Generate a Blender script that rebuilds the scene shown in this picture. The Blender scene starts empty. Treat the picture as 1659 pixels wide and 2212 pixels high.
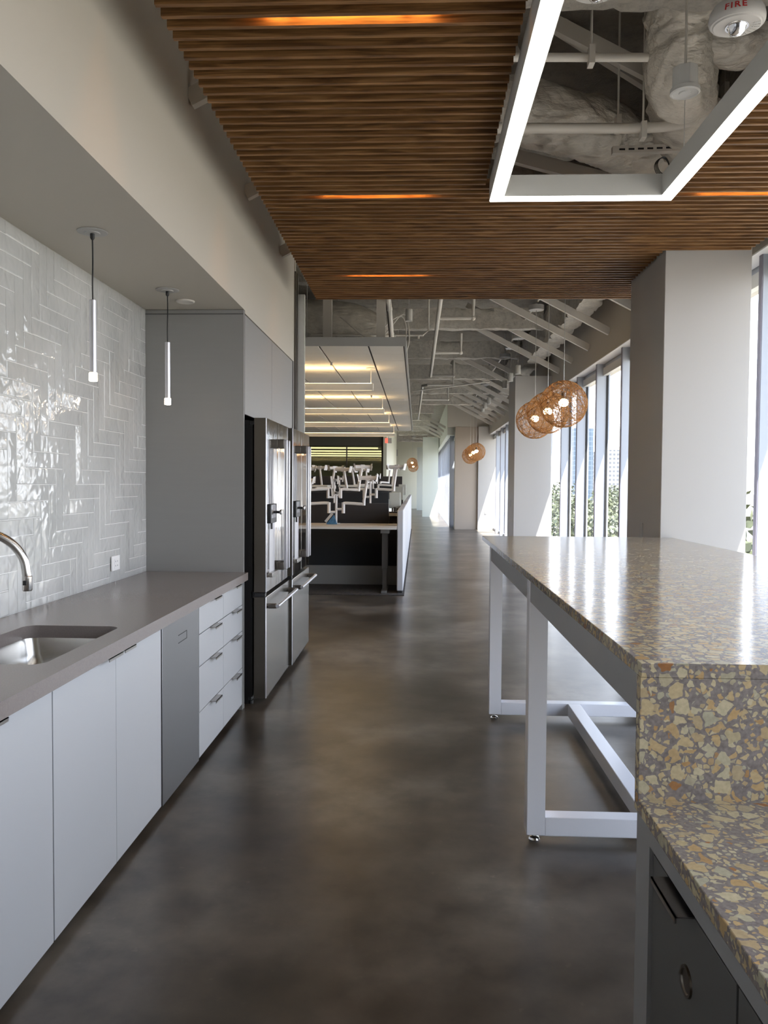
import bpy, bmesh, math, random
from mathutils import Vector, Matrix, noise
random.seed(7)
R = math.radians
SC = bpy.context.scene
COL = SC.collection

# ------------------------------------------------------------------ camera
F, CX, CY, H = 1720.0, 829.5, 1106.0, 1.48
YAW, PITCH, ROLL = R(2.367), R(2.057), R(0.409)
FW = Vector((-math.sin(YAW)*math.cos(PITCH), math.cos(YAW)*math.cos(PITCH), -math.sin(PITCH)))
_r0 = Vector((math.cos(YAW), math.sin(YAW), 0)); _u0 = _r0.cross(FW)
RT = math.cos(ROLL)*_r0 + math.sin(ROLL)*_u0
UP = -math.sin(ROLL)*_r0 + math.cos(ROLL)*_u0
def at(x, y, X=None, Y=None, Z=None):
    d = (x-CX)/F*RT - (y-CY)/F*UP + FW
    t = X/d.x if X is not None else Y/d.y if Y is not None else (Z-H)/d.z
    return Vector((0, 0, H)) + t*d
cd = bpy.data.cameras.new('camera'); cam = bpy.data.objects.new('camera', cd); COL.objects.link(cam)
cd.sensor_fit = 'VERTICAL'; cd.sensor_height = 24; cd.lens = 24*F/2212
cd.clip_start = 0.05; cd.clip_end = 1500
cam.matrix_world = Matrix(((RT.x, UP.x, -FW.x, 0), (RT.y, UP.y, -FW.y, 0), (RT.z, UP.z, -FW.z, H), (0, 0, 0, 1)))
SC.camera = cam

# ------------------------------------------------------------------ mesh helpers
def bm_(): return bmesh.new()
def box(bm, x0, x1, y0, y1, z0, z1):
    v = [bm.verts.new(p) for p in ((x0,y0,z0),(x1,y0,z0),(x1,y1,z0),(x0,y1,z0),(x0,y0,z1),(x1,y0,z1),(x1,y1,z1),(x0,y1,z1))]
    for f in ((0,3,2,1),(4,5,6,7),(0,1,5,4),(1,2,6,5),(2,3,7,6),(3,0,4,7)): bm.faces.new([v[i] for i in f])
    return v
def obox(bm, c, ax, ay, az):
    c = Vector(c); v = []
    for sz in (-1, 1):
        for sx, sy in ((-1,-1),(1,-1),(1,1),(-1,1)): v.append(bm.verts.new(c + sx*Vector(ax) + sy*Vector(ay) + sz*Vector(az)))
    for f in ((0,3,2,1),(4,5,6,7),(0,1,5,4),(1,2,6,5),(2,3,7,6),(3,0,4,7)): bm.faces.new([v[i] for i in f])
def beam(bm, a, b, w, h, up=(0,0,1)):
    a, b = Vector(a), Vector(b); d = (b-a); n = d.normalized()
    s = n.cross(Vector(up)).normalized(); u = s.cross(n).normalized()
    obox(bm, (a+b)/2, d/2, s*w/2, u*h/2)
def smooth_path(pts, k=6):
    pts = [Vector(p) for p in pts]; out = []
    for i in range(len(pts)-1):
        p0 = pts[max(i-1, 0)]; p1 = pts[i]; p2 = pts[i+1]; p3 = pts[min(i+2, len(pts)-1)]
        for j in range(k):
            t = j/k
            out.append(0.5*((2*p1)+(p2-p0)*t+(2*p0-5*p1+4*p2-p3)*t*t+(3*p1-p0-3*p2+p3)*t**3))
    out.append(pts[-1]); return out
def tube(bm, pts, r, n=10, cap=True, rf=None, closed=False):
    pts = [Vector(p) for p in pts]; rings = []; m = len(pts); prev = None
    for i, p in enumerate(pts):
        if closed: d = (pts[(i+1) % m]-pts[i-1]).normalized()
        else: d = (pts[min(i+1, m-1)]-pts[max(i-1, 0)]).normalized()
        if prev is None: s = d.orthogonal().normalized()
        else:
            s = prev - d*prev.dot(d)
            s = s.normalized() if s.length > 1e-6 else d.orthogonal().normalized()
        prev = s; u = d.cross(s)
        ring = []
        for j in range(n):
            a = 2*math.pi*j/n; rr = r if not callable(r) else r(i/(m-1))
            if rf: rr *= rf(i, a, p)
            ring.append(bm.verts.new(p + (math.cos(a)*s + math.sin(a)*u)*rr))
        rings.append(ring)
    for i in range(m if closed else m-1):
        A, B = rings[i], rings[(i+1) % m]
        for j in range(n): bm.faces.new((A[j], A[(j+1) % n], B[(j+1) % n], B[j]))
    if cap and not closed:
        bm.faces.new(rings[0][::-1]); bm.faces.new(rings[-1])
def cyl(bm, a, b, r, n=24): tube(bm, [a, b], r, n)
def lathe(bm, c, prof, n=32, axis='z'):
    c = Vector(c); rings = []
    for r, z in prof:
        ring = []
        for j in range(n):
            a = 2*math.pi*j/n; p = (math.cos(a)*r, math.sin(a)*r, z)
            if axis == 'x': p = (z, math.cos(a)*r, math.sin(a)*r)
            if axis == 'y': p = (math.cos(a)*r, z, math.sin(a)*r)
            ring.append(bm.verts.new(c + Vector(p)))
        rings.append(ring)
    for A, B in zip(rings, rings[1:]):
        for j in range(n): bm.faces.new((A[j], A[(j+1) % n], B[(j+1) % n], B[j]))
    if prof[0][0] > 1e-5: bm.faces.new(rings[0][::-1])
    if prof[-1][0] > 1e-5: bm.faces.new(rings[-1])
def sphere(bm, c, r, sub=2, sc=(1, 1, 1)):
    bmesh.ops.create_icosphere(bm, subdivisions=sub, radius=r, matrix=Matrix.Translation(Vector(c)) @ Matrix.Diagonal((*sc, 1)))
def obj(name, bm, mat, parent=None, bevel=0, loc=None, seg=2, ang=35):
    """link bm (world coordinates) as ONE mesh object; parent is an unrotated root or part"""
    off = Vector((0, 0, 0))
    if parent is not None:
        p = parent
        while p is not None: off += p.location; p = p.parent
    L = Vector(loc) if loc is not None else Vector((0, 0, 0))
    bmesh.ops.remove_doubles(bm, verts=bm.verts, dist=1e-6)
    bmesh.ops.recalc_face_normals(bm, faces=bm.faces)
    if (off+L).length > 0: bmesh.ops.translate(bm, verts=bm.verts, vec=-(off+L))
    me = bpy.data.meshes.new(name); bm.to_mesh(me); bm.free()
    for p in me.polygons: p.use_smooth = True
    me.set_sharp_from_angle(angle=R(ang))
    for m in (mat if isinstance(mat, (list, tuple)) else (mat,)): me.materials.append(m)
    o = bpy.data.objects.new(name, me); COL.objects.link(o)
    o.location = L
    if parent is not None: o.parent = parent
    if bevel:
        b = o.modifiers.new('bevel', 'BEVEL'); b.width = bevel; b.segments = seg; b.limit_method = 'ANGLE'; b.angle_limit = R(40)
        b.harden_normals = False
    return o
def tag(o, label, cat, group=None, kind=None):
    o['label'] = label; o['category'] = cat
    if group: o['group'] = group
    if kind: o['kind'] = kind
    return o
def root(name, loc, label, cat, group=None):
    o = bpy.data.objects.new(name, None); COL.objects.link(o); o.location = loc; o.empty_display_size = .1
    return tag(o, label, cat, group)
def st(o):
    o['kind'] = 'structure'; return o
def bx(*a):
    bm = bm_()
    if isinstance(a[0], (list, tuple)):
        for q in a: box(bm, *q)
    else: box(bm, *a)
    return bm
def copy_tree(o, parent=None, loc=None, label=None, group=None):
    c = o.copy(); COL.objects.link(c)
    if parent is not None: c.parent = parent
    if loc is not None: c.location = loc
    if label: c['label'] = label
    if group: c['group'] = group
    for ch in list(o.children): copy_tree(ch, c)
    return c

# ------------------------------------------------------------------ materials
class NT:
    def __init__(s, name):
        s.m = bpy.data.materials.new(name); s.m.use_nodes = True; s.t = s.m.node_tree; s.n = s.t.nodes; s.n.clear()
        s.out = s.n.new('ShaderNodeOutputMaterial')
    def a(s, typ, inp=None, **kw):
        nd = s.n.new('ShaderNode'+typ)
        for k, v in kw.items(): setattr(nd, k, v)
        for k, v in (inp or {}).items():
            if isinstance(v, bpy.types.NodeSocket): s.t.links.new(v, nd.inputs[k])
            else: nd.inputs[k].default_value = v
        return nd
    def coords(s, scale=(1, 1, 1), kind='Object', rot=(0, 0, 0)):
        tc = s.a('TexCoord'); mp = s.a('Mapping', {'Vector': tc.outputs[kind], 'Scale': scale, 'Rotation': rot}); return mp.outputs[0]
    def ramp(s, fac, stops):
        r = s.a('ValToRGB', {'Fac': fac}); e = r.color_ramp.elements
        while len(e) < len(stops): e.new(0.5)
        for i, (p, c) in enumerate(stops):
            e[i].position = p; e[i].color = (*c, 1) if len(c) == 3 else c
        return r.outputs[0]
    def done(s, sh): s.t.links.new(sh, s.out.inputs[0]); return s.m
def g(v): return (v, v, v)
def pbr(name, col, rough=.5, metal=0, bump=None, var=None, **kw):
    t = NT(name); b = t.a('BsdfPrincipled', {'Base Color': (*col, 1), 'Roughness': rough, 'Metallic': metal})
    for k, v in kw.items(): b.inputs[k.replace('_', ' ')].default_value = v
    if var:
        sc, amt = var
        nz = t.a('TexNoise', {'Vector': t.coords(sc if isinstance(sc, tuple) else (sc,)*3), 'Scale': 1.0, 'Detail': 5.0})
        lo = tuple(c*(1-amt) for c in col); hi = tuple(min(1, c*(1+amt)) for c in col)
        t.t.links.new(t.ramp(nz.outputs[0], [(.3, lo), (.7, hi)]), b.inputs['Base Color'])
    if bump:
        sc, st_, di = bump
        nz = t.a('TexNoise', {'Vector': t.coords(sc if isinstance(sc, tuple) else (sc,)*3), 'Scale': 1.0, 'Detail': 4.0})
        bp = t.a('Bump', {'Height': nz.outputs[0], 'Strength': st_, 'Distance': di})
        t.t.links.new(bp.outputs[0], b.inputs['Normal'])
    return t.done(b.outputs[0])
def emis(name, col, s):
    t = NT(name); e = t.a('Emission', {'Color': (*col, 1), 'Strength': s}); return t.done(e.outputs[0])

M = {}
M['paint'] = pbr('warm_white_paint', (.50, .47, .415), .6, bump=(60, .08, .002))
M['paint_bright'] = pbr('white_paint', (.475, .46, .44), .55, bump=(60, .06, .002))
M['beige'] = pbr('beige_paint', (.42, .36, .30), .6)
M['soffit'] = pbr('soffit_paint', (.66, .64, .60), .6)
M['grey_lam'] = pbr('grey_laminate', (.27, .268, .265), .42, var=((3, 3, 40), .015))
M['white_lam'] = pbr('white_laminate', (.475, .485, .505), .32)
M['gap'] = pbr('dark_gap', (.012, .012, .013), .7)
M['black'] = pbr('black_plastic', (.012, .012, .013), .45)
M['steel'] = pbr('brushed_steel', (.60, .585, .56), .22, 1, bump=((9, 9, .7), .25, .004))
M['steel_door'] = pbr('polished_steel_door', (.62, .61, .59), .055, 1, bump=((5, 5, 1.0), .22, .010))
M['steel_matte'] = pbr('satin_steel', (.235, .235, .24), .38, 1, bump=((3, 160, 3), .05, .001))
M['steel_dark'] = pbr('bronze_steel', (.16, .145, .13), .3, 1)
M['side_grey'] = pbr('grey_appliance_side', (.085, .074, .060), .34, .4)
M['chrome'] = pbr('chrome', (.75, .75, .76), .12, 1)
M['nickel'] = pbr('brushed_nickel', (.36, .34, .32), .28, 1)
M['white_steel'] = pbr('white_powder_coat', (.74, .75, .80), .22, bump=(80, .05, .001))
M['grey_steel'] = pbr('grey_powder_coat', (.27, .27, .27), .35)
M['dark_door'] = pbr('dark_grey_laminate', (.085, .083, .078), .5)
M['fixture'] = pbr('white_fixture', (.62, .62, .60), .45)
M['fixture_grey'] = pbr('grey_fixture', (.42, .42, .41), .45)
M['alu'] = pbr('brushed_aluminium', (.62, .62, .66), .35, .85)
M['alu_frame'] = pbr('pale_window_aluminium', (.39, .425, .485), .4, .1)
M['alu_dark'] = pbr('purple_grey_aluminium', (.20, .19, .24), .5)
M['cord'] = pbr('black_cord', (.01, .01, .01), .5)
M['wire'] = pbr('suspension_wire', (.6, .6, .58), .4, .3)
M['pipe'] = pbr('painted_pipe', (.66, .635, .585), .5, bump=(30, .1, .004))
M['screen'] = pbr('charcoal_felt', (.035, .032, .033), .9, bump=(250, .2, .002))
M['screen_dark'] = pbr('black_felt', (.022, .024, .027), .9, bump=(250, .2, .002))
M['desk'] = pbr('pale_wood_desk', (.56, .50, .44), .4, var=((2, 40, 40), .06))
M['desk_leg'] = pbr('grey_desk_leg', (.13, .125, .12), .5)
M['gable'] = pbr('white_gable_panel', (.50, .51, .55), .4)
M['panel_soft'] = pbr('pale_side_screen', (.46, .47, .43), .5)
M['carpet'] = pbr('dark_carpet', (.045, .038, .034), 1, bump=(300, .5, .004), var=(25, .5))
M['blue'] = pbr('blue_card', (.05, .16, .30), .5, var=(30, .4))
M['cloud'] = pbr('acoustic_tile', (.74, .72, .68), .8, bump=(200, .1, .001))
M['arm'] = pbr('white_arm', (.72, .70, .70), .3)
M['wall_far'] = pbr('far_wall_paint', (.66, .66, .56), .6)
M['green_white'] = pbr('greenish_white_paint', (.68, .72, .67), .6)
M['bulkhead'] = pbr('dark_bulkhead', (.10, .095, .08), .7)
M['olive'] = pbr('olive_wall', (.25, .23, .13), .7)
M['red'] = emis('exit_red', (1, .12, .08), 1.5)
M['redpaint'] = pbr('red_letter', (.45, .02, .02), .5)
M['em_strip'] = emis('strip_light', (1, .97, .92), 9.0)
M['em_top'] = emis('added_plenum_glow', (1, .93, .82), 2.5)  # glow added on top of the light frame to brighten the plenum
M['em_tip'] = emis('pendant_tip', (1, .80, .58), 22.0)
M['em_bulb'] = emis('globe_bulb', (1, .74, .42), 30.0)
M['em_up'] = emis('uplight', (1, .66, .30), 26.0)
M['em_upd'] = emis('downlight_warm', (1, .75, .45), 1.6)
M['em_slot'] = emis('slot_light', (1, .42, .08), 45.0)
M['em_cyl'] = emis('cylinder_lens', (1, .93, .78), 5.0)
M['em_conf'] = emis('baffle_light', (1, .80, .46), 1.6)

def m_floor():
    t = NT('polished_concrete'); v = t.coords((1, 1, 1))
    n1 = t.a('TexNoise', {'Vector': v, 'Scale': 1.0, 'Detail': 4.0, 'Roughness': .5})
    n2 = t.a('TexNoise', {'Vector': v, 'Scale': 4.5, 'Detail': 6.0, 'Roughness': .6})
    n3 = t.a('TexNoise', {'Vector': v, 'Scale': 22.0, 'Detail': 2.0})
    c1 = t.ramp(n1.outputs[0], [(.36, (.034, .025, .017)), (.5, (.084, .068, .052)), (.64, (.150, .129, .106))])
    c2 = t.ramp(n2.outputs[0], [(.32, g(.55)), (.5, g(1.0)), (.68, g(1.4))])
    mx = t.a('MixRGB', {'Fac': 1.0, 'Color1': c1, 'Color2': c2}, blend_type='MULTIPLY')
    sp = t.ramp(n3.outputs[0], [(.0, g(1)), (.69, g(1)), (.80, g(1.9))])
    mx2 = t.a('MixRGB', {'Fac': .6, 'Color1': mx.outputs[0], 'Color2': sp}, blend_type='MULTIPLY')
    b = t.a('BsdfPrincipled', {'Base Color': mx2.outputs[0], 'Roughness': .29, 'IOR': 1.68})
    return t.done(b.outputs[0])
M['floor'] = m_floor()
def m_wood():
    t = NT('oak_slat')
    v = t.coords((1.6, 14, 26))
    n = t.a('TexNoise', {'Vector': v, 'Scale': 1.6, 'Detail': 6.0, 'Distortion': 1.6})
    v2 = t.coords((3, 60, 120)); n2 = t.a('TexNoise', {'Vector': v2, 'Scale': 2.0, 'Detail': 3.0})
    c = t.ramp(n.outputs[0], [(.30, (.085, .036, .010)), (.5, (.195, .092, .029)), (.72, (.33, .175, .066))])
    c2 = t.ramp(n2.outputs[0], [(.35, g(.75)), (.6, g(1.08))])
    mx = t.a('MixRGB', {'Fac': .8, 'Color1': c, 'Color2': c2}, blend_type='MULTIPLY')
    return t.done(t.a('BsdfPrincipled', {'Base Color': mx.outputs[0], 'Roughness': .55}).outputs[0])
M['wood'] = m_wood()
def m_terrazzo(gain=1.0):
    t = NT('terrazzo'); v0 = t.coords((1, 1, 1))
    nd = t.a('TexNoise', {'Vector': v0, 'Scale': 45.0, 'Detail': 2.0})
    v = t.a('MixRGB', {'Fac': .014, 'Color1': v0, 'Color2': nd.outputs[1]}, blend_type='ADD').outputs[0]
    def layer(scale, thr, keep):
        e = t.a('TexVoronoi', {'Vector': v, 'Scale': scale}, feature='DISTANCE_TO_EDGE')
        f = t.a('TexVoronoi', {'Vector': v, 'Scale': scale}, feature='F1')
        sep = t.a('SeparateColor', {'Color': f.outputs['Color']})
        th = t.a('MapRange', {'Value': sep.outputs[2], 'From Min': 0.0, 'From Max': 1.0, 'To Min': thr, 'To Max': thr*3.9})
        m1 = t.a('Math', {0: e.outputs[0], 1: th.outputs[0]}, operation='GREATER_THAN')
        m2 = t.a('Math', {0: sep.outputs[1], 1: keep}, operation='LESS_THAN')
        m = t.a('Math', {0: m1.outputs[0], 1: m2.outputs[0]}, operation='MULTIPLY')
        c = t.ramp(sep.outputs[0], [(0, (.50, .39, .22)), (.22, (.55, .48, .32)), (.42, (.40, .38, .28)), (.6, (.50, .33, .15)),
                                    (.72, (.53, .44, .27)), (.86, (.50, .34, .16)), (.90, (.30, .12, .04)), (.93, (.50, .41, .24)), (1, (.36, .35, .29))])
        return m.outputs[0], c
    ma, ca = layer(36, .052, .80); mb, cb = layer(82, .07, .60)
    nz = t.a('TexNoise', {'Vector': v0, 'Scale': 120.0, 'Detail': 3.0})
    mat = t.ramp(nz.outputs[0], [(.3, (.195, .168, .158)), (.7, (.255, .225, .212))])
    x1 = t.a('MixRGB', {'Fac': mb, 'Color1': mat, 'Color2': cb}); x2 = t.a('MixRGB', {'Fac': ma, 'Color1': x1.outputs[0], 'Color2': ca})
    mo = t.ramp(nz.outputs[0], [(.25, g(.82)), (.7, g(1.05))])
    x3 = t.a('MixRGB', {'Fac': 1.0, 'Color1': x2.outputs[0], 'Color2': mo}, blend_type='MULTIPLY')
    n4 = t.a('TexNoise', {'Vector': v0, 'Scale': 16.0, 'Detail': 2.0})
    bp = t.a('Bump', {'Height': n4.outputs[0], 'Strength': .12, 'Distance': .004})
    b = t.a('BsdfPrincipled', {'Base Color': x3.outputs[0], 'Roughness': .15, 'Normal': bp.outputs[0], 'IOR': 1.55})
    return t.done(b.outputs[0])
M['terrazzo'] = m_terrazzo()
def m_tile():
    t = NT('glazed_tile'); v = t.coords((1, 1, 1))
    n0 = t.a('TexNoise', {'Vector': v, 'Scale': 3.0, 'Detail': 2.0})
    c = t.ramp(n0.outputs[0], [(.3, (.46, .47, .465)), (.7, (.55, .555, .55))])
    n1 = t.a('TexNoise', {'Vector': v, 'Scale': 15.0, 'Detail': 1.0, 'Distortion': .6})
    bp = t.a('Bump', {'Height': n1.outputs[0], 'Strength': .55, 'Distance': .010})
    b = t.a('BsdfPrincipled', {'Base Color': c, 'Roughness': .07, 'Normal': bp.outputs[0], 'IOR': 1.6})
    return t.done(b.outputs[0])
M['tile'] = m_tile()
M['tile_white'] = pbr('white_glazed_tile', (.78, .78, .76), .06, bump=(14, .4, .01))
M['outlet_white'] = pbr('outlet_and_sunbounce_white', (.86, .86, .87), .35)  # outlet plastic; on the header reveal it stands for bounced sunlight
M['grout'] = pbr('pale_grout', (.80, .80, .79), .8)
M['quartz'] = pbr('taupe_quartz', (.215, .185, .172), .24, var=(180, .06))
def m_fluff(name, c, sc=14, amt=1.0):
    t = NT(name); v = t.coords((1, 1, 1))
    n1 = t.a('TexNoise', {'Vector': v, 'Scale': float(sc), 'Detail': 9.0, 'Roughness': .75})
    cc = t.ramp(n1.outputs[0], [(.25, tuple(x*.62 for x in c)), (.5, c), (.7, tuple(x*1.15 for x in c))])
    bp = t.a('Bump', {'Height': n1.outputs[0], 'Strength': amt, 'Distance': .05})
    return t.done(t.a('BsdfPrincipled', {'Base Color': cc, 'Roughness': .95, 'Normal': bp.outputs[0]}).outputs[0])
M['fluff'] = m_fluff('sprayed_fireproofing', (.40, .375, .33), 9)
M['fluff_beam'] = m_fluff('sprayed_beam_coating', (.74, .71, .65), 16)
M['duct'] = pbr('wrapped_duct', (.64, .61, .55), .40, bump=((9, 22, 22), .8, .035), var=(6, .2))
def m_glass():
    t = NT('window_glass')
    a = t.a('BsdfTransparent', {'Color': (.95, .955, .955, 1)}); b = t.a('BsdfGlossy', {'Color': (1, 1, 1, 1), 'Roughness': .01})
    return t.done(t.a('MixShader', {0: .035, 1: a.outputs[0], 2: b.outputs[0]}).outputs[0])
M['glass'] = m_glass()
def m_glass_green():
    t = NT('green_tinted_glass')
    a = t.a('BsdfTransparent', {'Color': (.80, .86, .78, 1)}); b = t.a('BsdfGlossy', {'Color': (.9, 1, .92, 1), 'Roughness': .02})
    return t.done(t.a('MixShader', {0: .10, 1: a.outputs[0], 2: b.outputs[0]}).outputs[0])
M['glass_green'] = m_glass_green()
def m_fibre():
    t = NT('woven_fibre')
    a = t.a('BsdfDiffuse', {'Color': (.42, .27, .14, 1)}); b = t.a('BsdfTranslucent', {'Color': (.66, .40, .18, 1)})
    return t.done(t.a('MixShader', {0: .4, 1: a.outputs[0], 2: b.outputs[0]}).outputs[0])
M['fibre'] = m_fibre()
M['leaf'] = pbr('tree_leaf', (.075, .085, .04), .6, var=(3, .5))
M['bark'] = pbr('tree_bark', (.09, .065, .045), .9)
M['ground'] = pbr('dry_ground', (.22, .20, .165), 1, var=(.05, .4))
def m_facade(name, wall, win, sx, sz, fx, fz):
    t = NT(name); v = t.coords((1, 1, 1)); s = t.a('SeparateXYZ', {'Vector': v})
    def fr(o, per, duty):
        d = t.a('Math', {0: o, 1: per}, operation='DIVIDE'); f = t.a('Math', {0: d.outputs[0]}, operation='FRACT')
        return t.a('Math', {0: f.outputs[0], 1: duty}, operation='LESS_THAN').outputs[0]
    xy = t.a('Math', {0: s.outputs[0], 1: s.outputs[1]}, operation='ADD').outputs[0]
    m = t.a('Math', {0: fr(xy, sx, fx), 1: fr(s.outputs[2], sz, fz)}, operation='MULTIPLY')
    mx = t.a('MixRGB', {'Fac': m.outputs[0], 'Color1': (*wall, 1), 'Color2': (*win, 1)})
    return t.done(t.a('BsdfPrincipled', {'Base Color': mx.outputs[0], 'Roughness': .5}).outputs[0])
M['tower_white'] = m_facade('white_tower', (.20, .205, .21), (.075, .08, .09), .95, 1.05, .55, .5)
M['tower_blue'] = m_facade('blue_tower', (.085, .115, .15), (.045, .07, .10), 1.5, 1.2, .9, .8)
M['roof_tan'] = pbr('tan_roof', (.22, .15, .10), .8)

# ------------------------------------------------------------------ the setting
XB = -1.764                       # tiled wall
YP = 5.115                        # end of the counter run
st(obj('floor', bx(-9, 3.0, -5, 52, -.2, 0), M['floor']))
st(obj('wall_back', bx(-9, 3, -5.2, -5, 0, 4.4), M['paint']))
w = st(obj('wall_left', bx(XB-.15, XB, -5, 7.22, 0, 4.25), M['grout']))
# zellige-like tiles in straight herringbone
def tiles():
    bm = bm_(); w = .0762; n = 4; Y0, Y1, Z0, Z1 = 0.2, YP, .897, 2.59; gp = .0014; oy, oz = 4.2, .93
    lim = 90
    def cut(y0, y1, z0, z1):
        a, b, c, d = max(y0, Y0), min(y1, Y1), max(z0, Z0), min(z1, Z1)
        if b-a < .012 or d-c < .012: return
        a += gp; b -= gp; c += gp; d -= gp
        e = .0035; t1, t2, t3 = (random.uniform(-.0009, .0009) for _ in range(3))
        x0 = XB; xt = XB+.0028
        o = [bm.verts.new((x0, y, z)) for y, z in ((a, c), (b, c), (b, d), (a, d))]
        mid = [bm.verts.new((xt-.0012, y, z)) for y, z in ((a, c), (b, c), (b, d), (a, d))]
        i = [bm.verts.new((xt+k, y, z)) for k, y, z in ((t1, a+e, c+e), (t2, b-e, c+e), (t2+t3, b-e, d-e), (t1+t3, a+e, d-e))]
        bm.faces.new(i)
        for A, B in ((o, mid), (mid, i)):
            for k in range(4): bm.faces.new((A[k], A[(k+1) % 4], B[(k+1) % 4], B[k]))
    for k in range(-lim, lim):
        for m in range(-lim, lim):
            X = (k + n*m); Z = (k - n*m)
            if not (-70 < X < 30 and -8 < Z < 30): continue
            cut(oy+X*w, oy+(X+n)*w, oz+Z*w, oz+(Z+1)*w)
            cut(oy+X*w, oy+(X+1)*w, oz+(Z+1)*w, oz+(Z+1+n)*w)
    return bm
obj('glazed_tiling', tiles(), M['tile'], w, ang=12)
# soffit over the counter
sf = st(obj('ceiling_soffit', bx((XB, -1.12, -5, YP+.03, 2.59, 4.25), (XB, -1.12, YP+.03, 7.22, 2.57, 4.25)), M['paint']))
# wall end: dark jamb, steel edge, glossy tiled return
je = st(obj('wall_end', bx(XB-.15, -1.115, 7.20, 7.26, 0, 4.25), M['paint']))
obj('dark_jamb', bx(-1.118, -1.106, 7.19, 7.27, 0, 3.38), M['steel_dark'], je)
obj('metal_corner_trim', bx(-1.107, -1.099, 7.262, 7.30, 0, 3.38), M['nickel'], je)
obj('glossy_tile_return', bx(*[(-1.101, -1.040, 7.30, 7.34, .32*k, .32*k+.317) for k in range(10)]), M['tile_white'], je)
obj('tile_return_backing', bx(-1.099, -1.042, 7.302, 7.338, 0, 3.2), M['grout'], je)
# office walls
st(obj('wall_office_left', bx(-9.2, -9, -5, 52, 0, 4.4), M['paint']))
st(obj('wall_kitchen_rear', bx(-9, XB-.15, 7.1, 7.22, 0, 4.25), M['paint']))
st(obj('wall_far', bx(-9, 3, 47.3, 47.5, 0, 4.4), M['wall_far']))
# deck above
st(obj('ceiling', bx((-9.2, 2.85, -5.2, 26.3, 4.25, 4.45), (-9.2, 1.5, 26.3, 52, 4.25, 4.45)), M['fluff']))
def fluffy(a, b, wd, hh, amp=.03, n=120, seed=0):
    bm = bm_(); a, b = Vector(a), Vector(b); d = (b-a).normalized(); s = d.cross(Vector((0, 0, 1))).normalized(); u = Vector((0, 0, 1))
    prof = []
    for i in range(5): prof.append((-wd/2, -hh/2+hh*i/5))
    for i in range(4): prof.append((-wd/2+wd*i/4, hh/2))
    for i in range(5): prof.append((wd/2, hh/2-hh*i/5))
    for i in range(4): prof.append((wd/2-wd*i/4, -hh/2))
    rings = []
    for k in range(n+1):
        p = a.lerp(b, k/n); ring = []
        for x, z in prof:
            q = p + s*x + u*z; nn = noise.noise_vector(q*5+Vector((seed, 0, 0)))*amp + noise.noise_vector(q*16)*amp*.6
            ring.append(bm.verts.new(q+nn))
        rings.append(ring)
    m = len(prof)
    for A, B in zip(rings, rings[1:]):
        for j in range(m): bm.faces.new((A[j], A[(j+1) % m], B[(j+1) % m], B[j]))
    bm.faces.new(rings[0]); bm.faces.new(rings[-1][::-1])
    return bm
for i, y in enumerate((1.3, 3.9, 6.6, 9.25, 12.0, 14.75, 17.65, 20.5, 23.3, 26.2, 29.1, 32, 35, 38, 41, 44)):
    xr = 1.85 if y < 26 else .5
    st(obj('ceiling_beam', fluffy((-4.5, y, 3.93), (xr, y, 3.93), .16, .30, .022, 130, i), M['fluff_beam'], ang=80))
st(obj('spandrel_beam', fluffy((2.02, 1.5, 3.83), (2.02, 25.8, 3.83), .26, .46, .05, 300, 9), M['fluff_beam'], ang=80))
# right hand wall: header, columns, curtain wall
wr = st(obj('wall_right', bx(2.32, 2.85, -5, 26.2, 3.09, 4.25), M['paint']))
obj('sunbounce_reveal', bx(2.323, 2.47, -5, 26.0, 3.082, 3.0895), M['outlet_white'], wr)  # slab whiter than the header: bounced sunlight put into its colour
for i, (y0, y1, z1, mt) in enumerate(((-3.0, -2.0, 4.0, 'paint_bright'), (5.6, 6.48, 3.5, 'paint_bright'), (14.0, 14.95, 3.365, 'paint_bright'))):
    x1 = 2.275 if i == 1 else 2.33
    c = st(obj('column', bx(1.69, x1, y0, y1, 0, z1), M[mt], bevel=.004))
    if i: 
        obj('column_face_plate', bx(1.684, 1.69, y0+.42, y0+.5, 1.08, 1.2), M['fixture_grey'], c)
def window(nm, xg, ys, y0, y1, xi, dep):
    w = st(obj(nm, bx((xg-.06, xg+.08, y0, y1, 0, .07), (xg-.05, xg+.08, y0, y1, 3.03, 3.10)), M['alu_frame'], bevel=.004))
    obj('pane', bx(xg, xg+.012, y0, y1, .06, 3.02), M['glass'], w)
    sh = bx(xg-.075, xg-.02, y0, y1, 2.93, 3.03); obj('roller_shade_housing', sh, M['fixture'], w)
    for y in ys:
        m = obj('mullion', bx(xi, xg+.02, y, y+.055, .0, 3.09), M['alu_frame'], w, bevel=.003)
        obj('gasket', bx(xg-.028, xg-.004, y-.016, y+.0, .07, 3.0), M['gap'], m)
        obj('inner_cap', bx(xi-.006, xi, y+.002, y+.053, .0, 3.09), M['alu_dark'], m)
window('window_1', 2.53, [5.66-1.28*k for k in range(8, -1, -1)]+[6.90, 8.14, 9.42, 10.74, 12.01, 13.30], -5, 14.2, 2.375, .15)
window('window_2', 2.53, [15.2+1.28*k for k in range(8)], 14.2, 26, 2.375, .15)
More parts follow.
